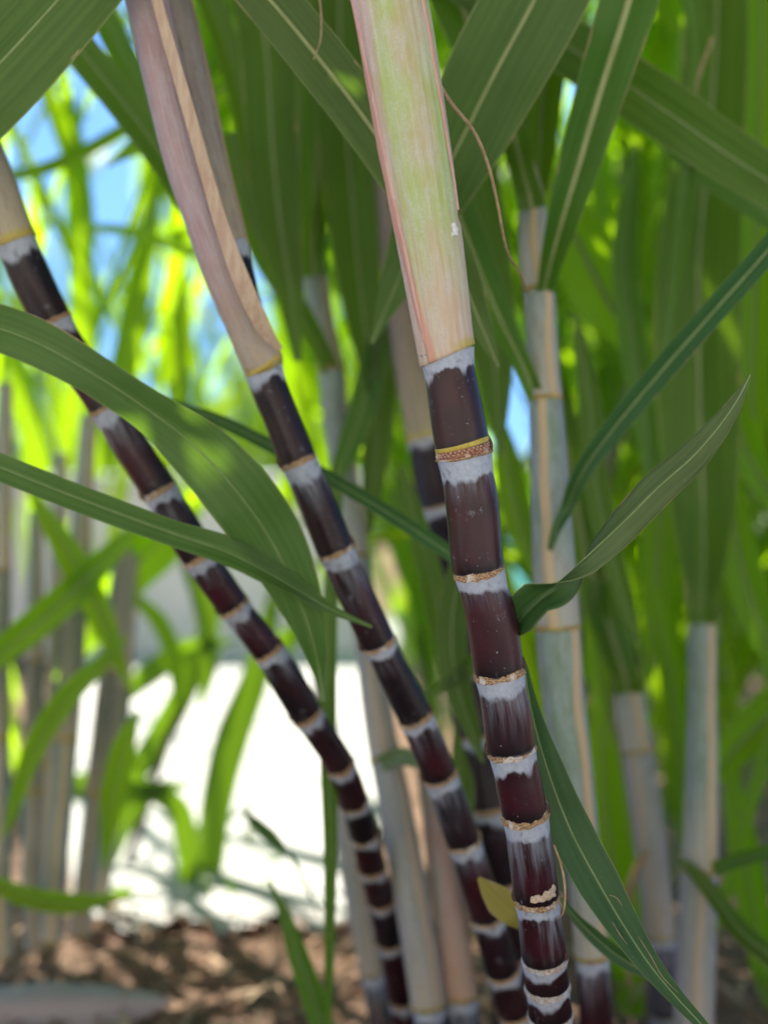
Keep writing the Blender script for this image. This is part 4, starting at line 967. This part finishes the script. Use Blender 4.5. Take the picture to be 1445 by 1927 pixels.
# shaded blades hanging in the middle distance: each its own thing
mid = [
 ([(-40, 1260, 1.56, 40), (50, 1190, 1.56, 60), (130, 1120, 1.56, 60), (220, 1030, 1.56, 40)], 'shaded blade rising over the tops of the lower left stems'),
 ([(230, 1260, 1.58, 20), (190, 1160, 1.58, 50), (140, 1060, 1.58, 56), (80, 960, 1.58, 30)], 'blade leaning left above the lower left stems'),
 ([(20, 1540, 1.55, 20), (60, 1420, 1.55, 40), (120, 1320, 1.55, 46), (200, 1240, 1.55, 30)], 'shaded blade crossing the lower left stems diagonally'),
 ([(-20, 1660, 1.55, 30), (60, 1690, 1.55, 40), (140, 1700, 1.55, 40), (220, 1690, 1.55, 14)], 'dark drooping blade low across the left stems'),
 ([(260, 1340, 1.6, 10), (235, 1400, 1.6, 44), (215, 1490, 1.6, 50), (200, 1600, 1.6, 20)], 'shaded blade hanging beside the right of the left stems'),
 ([(215, 1330, 2.0, 20), (280, 1270, 2.0, 44), (350, 1225, 2.0, 46), (420, 1210, 2.0, 14)], 'blurred blade over the far edge of the white paving'),
 ([(380, 1330, 2.0, 10), (395, 1240, 2.0, 36), (385, 1150, 2.0, 40), (350, 1060, 2.0, 20)], 'blurred upright blade before the shaded garden wall'),
 ([(470, 1330, 2.1, 10), (500, 1260, 2.1, 36), (545, 1200, 2.1, 40), (600, 1160, 2.1, 20)], 'blurred blade above the white gap beside the slanting cane'),
 ([(250, 1120, 1.9, 20), (300, 1170, 1.9, 34), (330, 1250, 1.9, 34), (335, 1340, 1.9, 10)], 'blurred arching blade at the left of the shaded wall'),
 ([(905, 960, 1.2, 20), (872, 1060, 1.2, 50), (850, 1170, 1.2, 60), (858, 1280, 1.2, 56), (890, 1380, 1.2, 30)], 'green blade curving between the blackish cane and the sharp one'),
 ([(770, 930, 1.25, 30), (800, 1040, 1.25, 44), (825, 1150, 1.25, 50), (840, 1260, 1.25, 30)], 'narrow shaded blade over the hidden black cane at mid height'),
 ([(860, 1400, 1.24, 20), (870, 1480, 1.24, 44), (868, 1580, 1.24, 44), (880, 1660, 1.24, 12)], 'short shaded blade low between the two front dark canes'),
 ([(1090, 640, 1.3, 26), (1110, 760, 1.3, 44), (1120, 900, 1.3, 48), (1150, 1040, 1.3, 44), (1190, 1180, 1.3, 24)], 'slim blade hanging right of the tan edged cane'),
 ([(1190, 330, 1.4, 30), (1175, 480, 1.4, 50), (1190, 640, 1.4, 54), (1215, 800, 1.4, 44), (1230, 930, 1.4, 16)], 'slim upright blade right of centre in the upper half'),
 ([(1130, 1000, 1.5, 30), (1120, 1130, 1.5, 44), (1125, 1260, 1.5, 44), (1140, 1380, 1.5, 16)], 'narrow blade between the tan edged cane and the dusty one'),
 ([(1240, 1150, 1.45, 24), (1262, 1280, 1.45, 40), (1275, 1420, 1.45, 40), (1280, 1560, 1.45, 16)], 'slim blade left of the cane nearest the right edge'),
 ([(60, -60, 1.2, 60), (150, 90, 1.2, 66), (230, 190, 1.2, 66), (300, 285, 1.2, 62), (360, 390, 1.2, 50), (400, 500, 1.2, 30)], 'dark blade crossing behind the pink sheath from the top left'),
 ([(150, -60, 1.3, 50), (215, 70, 1.3, 50), (270, 180, 1.3, 50), (330, 300, 1.3, 40)], 'short dark blade above the sky gap at the top left'),
 ([(300, 245, 1.5, 60), (380, 190, 1.5, 56), (470, 135, 1.5, 52), (560, 60, 1.5, 50)], 'dark blade level behind the grey brown sheath'),
 ([(370, -60, 1.35, 50), (420, 60, 1.35, 50), (450, 170, 1.35, 46), (475, 300, 1.35, 40), (490, 430, 1.35, 20)], 'slim dark blade right of the grey brown sheath top'),
 ([(470, -80, 1.3, 90), (500, 80, 1.3, 100), (512, 260, 1.3, 100), (528, 430, 1.3, 80), (548, 560, 1.3, 50), (560, 680, 1.3, 10)], 'broad dark blade hanging upright, top centre left'),
 ([(640, -80, 1.36, 110), (640, 60, 1.36, 120), (650, 220, 1.36, 110), (665, 400, 1.36, 96), (680, 560, 1.36, 80), (700, 720, 1.36, 30)], 'broad dark blade hanging left of the pale sheath'),
 ([(560, 60, 1.34, 60), (566, 220, 1.34, 66), (560, 360, 1.34, 56), (548, 480, 1.34, 30)], 'greyish blade between two dark ones, top centre'),
 ([(880, 180, 1.3, 100), (885, 340, 1.3, 110), (905, 480, 1.3, 110), (925, 620, 1.3, 90), (935, 760, 1.3, 50)], 'very dark blade just right of the pale sheath'),
 ([(700, 930, 1.38, 40), (712, 800, 1.38, 56), (730, 660, 1.38, 56), (752, 520, 1.38, 40)], 'mid green blade left of the sharp cane at mid height'),
 ([(640, 880, 1.36, 36), (672, 800, 1.36, 52), (706, 680, 1.36, 54), (742, 560, 1.36, 40)], 'slanting blade behind the gap between the two front canes'),
 ([(1060, 400, 1.45, 90), (1100, 480, 1.45, 120), (1140, 560, 1.45, 120), (1185, 640, 1.45, 60), (1210, 690, 1.45, 8)], 'dark triangular blade right of the upright sheath'),
 ([(1285, -60, 1.3, 40), (1312, 80, 1.3, 30), (1303, 240, 1.3, 28), (1285, 400, 1.3, 26), (1265, 560, 1.3, 20), (1245, 700, 1.3, 5)], 'thin dark upright blade near the right edge'),
 ([(1215, 180, 1.3, 60), (1290, 280, 1.3, 66), (1370, 345, 1.3, 60), (1470, 420, 1.3, 50)], 'second crossing blade under the wide one at the upper right'),
 ([(1430, -80, 1.5, 70), (1432, 120, 1.5, 76), (1425, 340, 1.5, 76), (1420, 560, 1.5, 70), (1415, 780, 1.5, 60), (1425, 900, 1.5, 20)], 'dark blade down the right edge'),
 ([(1265, 500, 1.55, 60), (1255, 700, 1.55, 84), (1245, 900, 1.55, 84), (1235, 1080, 1.55, 60), (1225, 1240, 1.55, 20)], 'dark upright blade left of the wide midribbed one'),
 ([(1470, 960, 1.45, 50), (1410, 860, 1.45, 60), (1380, 760, 1.45, 50), (1370, 640, 1.45, 30)], 'curved dark blade by the right edge at mid height'),
 ([(1370, 900, 1.5, 50), (1390, 1040, 1.5, 70), (1420, 1150, 1.5, 70), (1470, 1260, 1.5, 50)], 'green blade slanting to the right edge below mid height'),
 ([(1330, 1480, 1.55, 20), (1390, 1400, 1.55, 76), (1470, 1330, 1.55, 96), (1560, 1280, 1.55, 90)], 'broad blade entering low from the right edge'),
 ([(1130, 1400, 1.6, 60), (1140, 1540, 1.6, 84), (1160, 1680, 1.6, 84), (1180, 1820, 1.6, 60), (1190, 1950, 1.6, 40)], 'dark blade low down behind the tan edged cane'),
 ([(1380, 1500, 1.6, 40), (1400, 1600, 1.6, 60), (1420, 1720, 1.6, 60), (1440, 1850, 1.6, 40)], 'dark blade in the lower right corner'),
 ([(1445, 1400, 1.5, 26), (1400, 1550, 1.5, 28), (1360, 1700, 1.5, 22), (1330, 1800, 1.5, 10)], 'thin bluish blade slanting in the lower right'),
 ([(950, 840, 1.45, 40), (965, 930, 1.45, 60), (985, 1010, 1.45, 50), (1010, 1090, 1.45, 10)], 'dark blade under the sky gap right of the sharp cane'),
 ([(890, 1240, 1.35, 60), (925, 1330, 1.35, 70), (960, 1440, 1.35, 60), (1000, 1560, 1.35, 30)], 'green blade hidden behind the sharp cane below mid height'),
 ([(160, 1650, 2.1, 30), (240, 1480, 2.1, 46), (310, 1370, 2.1, 50), (370, 1250, 2.1, 44), (410, 1120, 2.1, 30)], 'blurred blade slanting up across the white gap'),
 ([(395, 1640, 2.05, 50), (410, 1500, 2.05, 60), (440, 1380, 2.05, 66), (475, 1290, 2.05, 56), (500, 1200, 2.05, 40), (520, 1100, 2.05, 20)], 'broad blurred blade in the middle of the white gap'),
 ([(280, 1490, 2.0, 30), (330, 1515, 2.0, 44), (352, 1590, 2.0, 44), (356, 1680, 2.0, 36), (350, 1760, 2.0, 20)], 'blurred drooping blade low in the white gap'),
 ([(290, 1490, 2.0, 20), (250, 1530, 2.0, 34), (215, 1600, 2.0, 30), (180, 1700, 2.0, 10)], 'small blurred blade bending down beside the white gap'),
 ([(150, 1480, 2.0, 50), (220, 1470, 2.0, 60), (280, 1490, 2.0, 50), (330, 1480, 2.0, 20)], 'dark blurred blade level at the lower left'),
 ([(95, 1670, 1.9, 16), (150, 1700, 1.9, 30), (200, 1690, 1.9, 30), (250, 1680, 1.9, 6)], 'bright little blade near the foot of the left stems'),
 ([(10, 335, 1.7, 20), (90, 315, 1.7, 26), (160, 285, 1.7, 26), (235, 243, 1.7, 26), (330, 200, 1.7, 20)], 'sunlit thin blade across the sky gap at the upper left'),
 ([(200, 430, 1.8, 20), (270, 440, 1.8, 20), (330, 465, 1.8, 22), (400, 480, 1.8, 14)], 'thin dark blade below the sky gap'),
 ([(170, 1180, 1.9, 60), (230, 1090, 1.9, 90), (300, 1020, 1.9, 100), (350, 960, 1.9, 60)], 'broad mid green blade below the slanting leaf at the left'),
]
MT['leaf_dead'] = mat_leaf('leaf_blade_dead', (0.26, 0.17, 0.09), (0.38, 0.27, 0.15), c_rib=(0.4, 0.3, 0.1), trans=(0.4, 0.28, 0.12), tf=0.3)
MT['leaf_lit'] = mat_leaf('leaf_blade_sunlit', (0.05, 0.12, 0.012), (0.075, 0.15, 0.018), tf=0.62, trans=(0.52, 0.86, 0.003), rough=0.38, rib=0.08, **GL)  # sunlit copy of the blade: backlight put into its translucent colour
for k, (rows_, lb_) in enumerate((
 ([(1215, 1600, 1.42, 10), (1195, 1640, 1.42, 18), (1180, 1700, 1.42, 20), (1178, 1780, 1.42, 18), (1186, 1860, 1.42, 8)], 'dry curled brown leaf hanging beside the dusty cane at the lower right'),
 ([(722, 360, 1.4, 14), (730, 450, 1.4, 20), (738, 540, 1.4, 16), (742, 610, 1.4, 6)], 'narrow dead buff leaf hanging just left of the pale sheath'),
 ([(540, 960, 1.5, 14), (556, 1020, 1.5, 26), (560, 1090, 1.5, 24), (575, 1150, 1.5, 8)], 'dead leaf scrap hanging right of the second dark cane'),
 ([(1120, 860, 1.45, 8), (1140, 930, 1.45, 16), (1146, 1010, 1.45, 14), (1140, 1090, 1.45, 5)], 'thin dead leaf among the green blades right of the tan edged cane'))):
    lone(rows_, lb_, 'leaf_dead', rib=0, fold=34, seed=500 + k, n=30, name='dead_leaf')
lit = [
 ([(1062, 700, 2.0, 20), (1080, 800, 2.0, 46), (1105, 930, 2.0, 58), (1140, 1080, 2.0, 56), (1180, 1230, 2.0, 34)], 'glowing lime blade right of the tan edged cane at mid height'),
 ([(1330, 430, 2.0, 20), (1370, 520, 2.0, 44), (1378, 640, 2.0, 44), (1360, 760, 2.0, 16)], 'glowing lime blade near the right edge above the leaf tip'),
 ([(1290, 1150, 2.0, 16), (1283, 1260, 2.0, 40), (1275, 1380, 2.0, 46), (1262, 1500, 2.0, 30)], 'glowing lime blade left of the cane nearest the right edge'),
 ([(1120, 280, 2.05, 20), (1150, 380, 2.05, 50), (1170, 500, 2.05, 56), (1180, 620, 2.05, 30)], 'glowing lime blade behind the dark triangular one'),
 ([(1230, -40, 2.1, 60), (1250, 60, 2.1, 66), (1262, 180, 2.1, 50), (1262, 280, 2.1, 16)], 'glowing lime blade at the top right between dark blades'),
 ([(1405, -40, 2.1, 50), (1400, 90, 2.1, 56), (1385, 200, 2.1, 46), (1375, 320, 2.1, 14)], 'lime blade at the top near the right corner'),
 ([(1090, 1100, 2.0, 24), (1115, 1180, 2.0, 52), (1150, 1250, 2.0, 50), (1185, 1300, 2.0, 20)], 'short lime blade above the dusty cane top'),
 ([(1440, 830, 2.05, 24), (1415, 900, 2.05, 44), (1395, 980, 2.05, 44), (1390, 1080, 2.05, 16)], 'lime blade behind the curved dark one at the right edge'),
 ([(360, -40, 2.1, 60), (385, 50, 2.1, 66), (415, 140, 2.1, 50), (430, 220, 2.1, 14)], 'lime blade at the top between the pale sheath and the grey brown one'),
 ([(120, 140, 2.1, 24), (140, 280, 2.1, 44), (150, 440, 2.1, 50), (160, 620, 2.1, 46), (180, 780, 2.1, 20)], 'tall lime blade hanging beside the sky gap at the upper left'),
 ([(290, 420, 2.0, 20), (265, 540, 2.0, 44), (240, 660, 2.0, 54), (205, 800, 2.0, 40), (180, 900, 2.0, 12)], 'lime blade slanting between the left cane and the dusky sheath'),
 ([(20, 640, 2.0, 30), (50, 760, 2.0, 46), (70, 880, 2.0, 46), (60, 1000, 2.0, 20)], 'lime blade at the left edge between the two big slanting leaves'),
 ([(340, 560, 2.1, 20), (330, 680, 2.1, 44), (350, 800, 2.1, 44), (400, 900, 2.1, 16)], 'lime blade behind the broad slanting leaf'),
 ([(250, 1060, 2.0, 16), (215, 1120, 2.0, 36), (180, 1190, 2.0, 36), (150, 1240, 2.0, 12)], 'short lime blade slanting low at the left'),
 ([(560, 720, 2.1, 20), (555, 830, 2.1, 40), (540, 940, 2.1, 40), (520, 1040, 2.1, 14)], 'lime blade between the second cane and the leaf tip'),
]
for i, (rows, lb) in enumerate(lit):
    lone(rows, lb, 'leaf_lit', rib=0, fold=12 + (i * 5) % 12, seed=400 + i, n=36)
for i, (rows, lb) in enumerate(mid):
    d0 = rows[0][2]
    lone(rows, lb, 'leaf' if d0 < 1.45 or d0 > 1.95 else 'leaf_back', rib=0.06 if d0 < 1.7 else 0, fold=16 + (i * 7) % 14, seed=60 + i, n=40)

for k, (x0, y0, x1, y1, ww, d) in enumerate(((430, 1760, 486, 1400, 9, 2.2), (470, 1740, 470, 1500, 8, 2.2), (560, 1730, 520, 1450, 8, 2.3), (400, 1720, 372, 1560, 9, 2.1), (455, 1760, 520, 1600, 12, 2.0), (600, 1760, 585, 1560, 8, 2.2), (415, 1770, 380, 1640, 16, 1.95), (440, 1780, 430, 1650, 16, 1.95), (500, 1775, 545, 1690, 12, 1.95), (345, 1770, 320, 1680, 14, 1.95), (300, 1780, 330, 1700, 12, 1.95))):
    lone([(x0, y0, d, ww), ((x0 + x1) / 2 + 6, (y0 + y1) / 2, d, ww), (x1, y1, d, 3)], 'thin blurred grass blade at the foot of the white gap, %s' % ORD(k), 'leaf', rib=0, fold=20, seed=300 + k, n=16, name='grass_blade', group='grass blades before the white paving')
# thin dark stem slanting through the white gap
pst = Path([(345, 1320, 2.1, 16), (300, 1440, 2.1, 17), (262, 1560, 2.1, 18), (225, 1680, 2.1, 20), (185, 1785, 2.1, 20)])
V, F, A, I = tube(pst.P[::12], pst.R[::12], 12)
o = mesh_obj('thin_stem', V, F, mat_simple('dark_stem', (0.03, 0.02, 0.02), (0.06, 0.045, 0.04), 90), None)
tag(o, 'thin dark stem slanting down to the left through the white gap', 'stem')

# fallen sheath on the soil at the lower left
def fallen():
    d = 1.58
    n = 40
    q = np.linspace(0, 1, n)
    a, b = np.array([xl(-120, d), 1.46, 0.035]), np.array([xl(335, d), 1.50, 0.03])
    C = a[None] * (1 - q[:, None]) + b[None] * q[:, None]
    C[:, 2] += 0.006 * np.sin(q * 3.1)
    W = 0.034 * np.sin(np.pi * np.clip(q * 0.93 + 0.07, 0, 1)) ** 0.6 + 0.001
    V, F, luv, _ = ribbon(C, W, np.array([0, -0.55, 0.83]), 0, -22, 11, 0.05, 3)
    o = mesh_obj('fallen_sheath', V, F, MT['sheath_fallen'], None, dict(luv=luv, cyl=luv, fb=np.full(len(V), .3), fc=np.zeros(len(V)), s=np.full(len(V), .5)))
    m_ = o.modifiers.new('thickness', 'SOLIDIFY'); m_.thickness = 0.006
    tag(o, 'fallen pinkish grey sheath lying on the mulch at the lower left', 'fallen sheath')
MT['sheath_fallen'] = mat_sheath('sheath_fallen', (0.36, 0.28, 0.25), (0.36, 0.20, 0.18), (0.5, 0.4, 0.3), bloom=(0.48, 0.47, 0.50), bloom_amt=0.6, dirt=0.2)
fallen()

# =================================================================== BACKGROUND CLUMP
CLEAR = [  # (cx, cy, rx, ry) gaps in the photograph where sky, water or paving shows
 (60, 240, 45, 60), (205, 400, 32, 90), (200, 130, 60, 70), (955, 715, 45, 45), (960, 810, 50, 70), (975, 1030, 40, 55),
 (340, 1165, 60, 60), (250, 1430, 60, 110), (520, 1470, 130, 230), (240, 1620, 80, 100), (500, 1700, 100, 70), (670, 1330, 40, 90), (320, 1320, 100, 80), (1425, 1360, 28, 50), (1430, 1600, 25, 60), (1080, 190, 40, 60),
]
def blocked(C, k=1.0):
    for p in C[::3]:
        q = proj(p)
        if q is None: continue
        for cx, cy, rx, ry in CLEAR:
            if ((q[0] - cx) / (rx * k)) ** 2 + ((q[1] - cy) / (ry * k)) ** 2 < 1: return True
    return False
_sd = np.array(sdir)
def shades_paving(C):
    for p in C:
        g = p - _sd * (p[2] / _sd[2])
        q = proj(g)
        if q is None: continue
        if 100 < q[0] < 760 and 1180 < q[1] < 1840: return True
    return False
def inframe(C):
    for p in C[::3]:
        q = proj(p)
        if q is not None and -60 < q[0] < 1505 and -60 < q[1] < 1990: return True
    return False

def arch_leaf(base, az, L, wid, el0, droop, n=26):
    q = np.linspace(0, 1, n)
    el = R(el0) - R(droop) * q ** 1.5
    h = np.stack([np.cos(az) * np.cos(el), np.sin(az) * np.cos(el), np.sin(el)], 1)
    C = base + np.concatenate([[[0, 0, 0]], np.cumsum(h[:-1] * L / (n - 1), 0)])
    W = wid / 2 * np.clip(0.35 + 3.2 * q, 0, 1) * np.clip((1 - q) * 2.4, 0, 1) ** 0.8 + 0.0004
    side = np.array([-math.sin(az), math.cos(az), 0])
    T = norm(np.gradient(C, axis=0))
    N = np.cross(side[None], T); N = N * np.where(N[:, 2:3] < 0, -1, 1)
    return C, W, N

rg = random.Random(11)
MT['sheath_back'] = mat_sheath('sheath_backdrop', (0.10, 0.15, 0.05), (0.14, 0.15, 0.09), (0.3, 0.24, 0.14), bloom=(0.20, 0.23, 0.20), bloom_amt=0.4, dirt=0.3)
def bg_cane(x, y, h, lx, ly, nl, label, group, rad=0.011):
    base = np.array([x, y, 0.0])
    pts = [base, base + [lx * 0.2, ly * 0.2, h * 0.33], base + [lx * 0.55, ly * 0.55, h * 0.68], base + [lx, ly, h]]
    P = Path3(pts[::-1], [rad * 0.55, rad * 0.85, rad, rad])
    c = thing('sugarcane', label, 'sugarcane', (x, y, 0.0), group)
    stem_ok = not blocked(P.P, 0.9) and not shades_paving(P.P)
    if stem_ok:
        V, F, A, I = tube(P.P[::4], P.R[::4] * (1 + 0.03 * np.sin(np.arange(len(P.P[::4])) * 1.9)), 12)
        S = P.S[::4]
        cyl = np.stack([np.cos(A) * rad, np.sin(A) * rad, S[I]], 1)
        mesh_obj('stem', V, F, MT['sheath_back'], c, dict(cyl=cyl, fb=np.full(len(A), .5), fc=np.cos(A), s=np.full(len(A), .3)))
    k = 0
    az = rg.uniform(0, 6.28)
    f0 = 0.30 if -0.22 * y < x < -0.02 * y else 0.08
    for j in range(nl):
        f = f0 + (1 - f0) * (j / max(1, nl - 1))
        az += math.pi + rg.uniform(-0.6, 0.6)
        s = P.S[-1] * (1 - f)
        b = P.pt([s])[0]
        for _try in range(6):
            C, W, N = arch_leaf(b, az + rg.uniform(-.5, .5) * _try, rg.uniform(0.55, 1.15), rg.uniform(0.013, 0.032) * (1.7 if y > 5 else 1), rg.uniform(58, 88), rg.choice((rg.uniform(5, 50), rg.uniform(40, 150))))
            if C[:, 2].min() < 0.03 or blocked(C) or (shades_paving(C) and rg.random() < 0.98): continue
            if np.linalg.norm(C[:, :2], axis=1).min() < 1.55 and C[:, 2].min() < 1.3: continue
            break
        else: continue
        if not inframe(C) and rg.random() < 0.6: continue
        V, F, luv, _ = ribbon(C, W, N, rg.uniform(-25, 25), rg.uniform(10, 30), 5, 0.06, rg.randrange(9999))
        mesh_obj('leaf', V, F, MT['leaf_back'], c, dict(luv=luv)); k += 1
    if k == 0 and not stem_ok:
        bpy.data.objects.remove(c)
    return c
nb = 0
for row, (yy, cnt, zh) in enumerate(((2.05, 8, 1.05), (2.5, 11, 1.3), (3.0, 15, 1.55), (3.7, 17, 1.75), (5.6, 22, 2.3))):
    half = yy * 0.31
    for i in range(cnt):
        fx = -1 + 2 * (i + rg.uniform(0.1, 0.9)) / cnt
        x = fx * half; y = yy + rg.uniform(-.18, .18)
        side = 'left' if x < 0 else 'right'
        rown = ('nearest', 'second', 'third', 'fourth', 'farthest')[row]
        bg_cane(x, y, zh * rg.uniform(0.8, 1.15), rg.uniform(-.25, .25), rg.uniform(-.2, .2), rg.choice((14, 16, 18)) if row < 4 else 34,
                'out of focus leafy cane, %s in the %s backdrop row' % (ORD(i), rown), 'backdrop canes, %s row, %s half' % (rown, side))
        nb += 1
for k_, (yy, cnt) in enumerate(((2.4, 4), (3.3, 8), (4.3, 10))):
    for i in range(cnt):
        x = yy * (0.02 + 0.30 * (i + rg.uniform(0.1, 0.9)) / cnt)
        bg_cane(x, yy + rg.uniform(-.12, .12), rg.uniform(1.0, 1.5), rg.uniform(-.2, .2), rg.uniform(-.2, .2), 20,
                'blurred leafy cane, %s in the %s thicket at right' % (ORD(i), ('near', 'middle', 'deep')[k_]), 'thicket canes, right half')
for i in range(9):
    yy = 1.82 + 0.16 * (i % 3)
    bg_cane(yy * (0.11 + 0.0235 * i) , yy, rg.uniform(0.45, 0.8), rg.uniform(-.12, .12), rg.uniform(-.08, .08), 12,
            'low shaded leafy shoot, %s behind the lower right canes' % ORD(i), 'shoots behind the lower right canes')
for i in range(14):
    x = -0.27 * 2.1 + 0.0085 * i * 2.1 + rg.uniform(-.01, .01)
    bg_cane(x, 2.15 + rg.uniform(-.15, .2), rg.uniform(0.7, 1.1), rg.uniform(-.15, .15), rg.uniform(-.1, .1), 10,
            'low blurred leafy shoot, %s behind the lower left stems' % ORD(i), 'shoots behind the lower left stems')
# unseen overhead cane leaves, added above the frame to shade the front canes
def shade_canopy():
    rg = random.Random(5)
    V, F, U = [], [], []
    for _ in range(950):
        x, y = rg.uniform(-1.5, 1.0), rg.uniform(0.55, 2.35)
        z = rg.uniform(1.36, 1.75)
        b = np.array([x, y, z])
        C, W, N = arch_leaf(b, rg.uniform(0, 6.28), rg.uniform(0.5, 1.0), rg.uniform(0.035, 0.055), rg.uniform(5, 35), rg.uniform(10, 45), 14)
        if inframe(C) or shades_paving(C): continue
        v, f, luv, _ = ribbon(C, W, N, rg.uniform(-20, 20), 15, 3, 0.05, rg.randrange(9999))
        o = len(V); V += list(v); U += list(luv); F += [tuple(q + o for q in ff) for ff in f]
    o = mesh_obj('shade_leaf_canopy', V, F, MT['leaf'], None, dict(luv=np.array(U)))
    tag(o, 'dense green cane leaves added out of view overhead to shade the front canes', 'foliage', kind='stuff')
shade_canopy()

# far hedge beyond the pool: one mass of small leaves
def far_hedge():
    rg = np.random.RandomState(9)
    n = 17000
    x = rg.uniform(-5.5, 5.5, n); y = rg.uniform(9.8, 11.6, n)
    top = 1.25 + 0.5 * np.sin(x * 1.7 + 1) + 0.35 * np.sin(x * 4.1) + 0.15 * np.sin(x * 11)
    z = rg.uniform(0, 1, n) ** 0.8 * top
    V, F = [], []
    keep = []
    for i in range(n):
        p = np.array([x[i], y[i], z[i]])
        q = proj(p)
        if q is not None and any(((q[0] - cx) / rx) ** 2 + ((q[1] - cy) / ry) ** 2 < 1 for cx, cy, rx, ry in CLEAR[:6]): continue
        a = norm(rg.normal(size=3)); b = norm(np.cross(a, rg.normal(size=3)))
        L, w_ = rg.uniform(.05, .12), rg.uniform(.02, .035)
        o = len(V)
        V += [p - a * L, p + b * w_, p + a * L, p - b * w_]; F.append((o, o + 1, o + 2, o + 3))
    luv = np.tile(np.array([[0, -.1, 0], [.02, 0, .5], [0, .1, 0], [-.02, 0, -.5]]), (len(V) // 4, 1))
    o = mesh_obj('far_foliage', V, F, MT['leaf_back'], None, dict(luv=luv), smooth=False)
    tag(o, 'far green shrubbery beyond the water, seen as one blurred mass', 'foliage', kind='stuff')
far_hedge()
print('bg canes', nb, 'objects', len(bpy.data.objects))
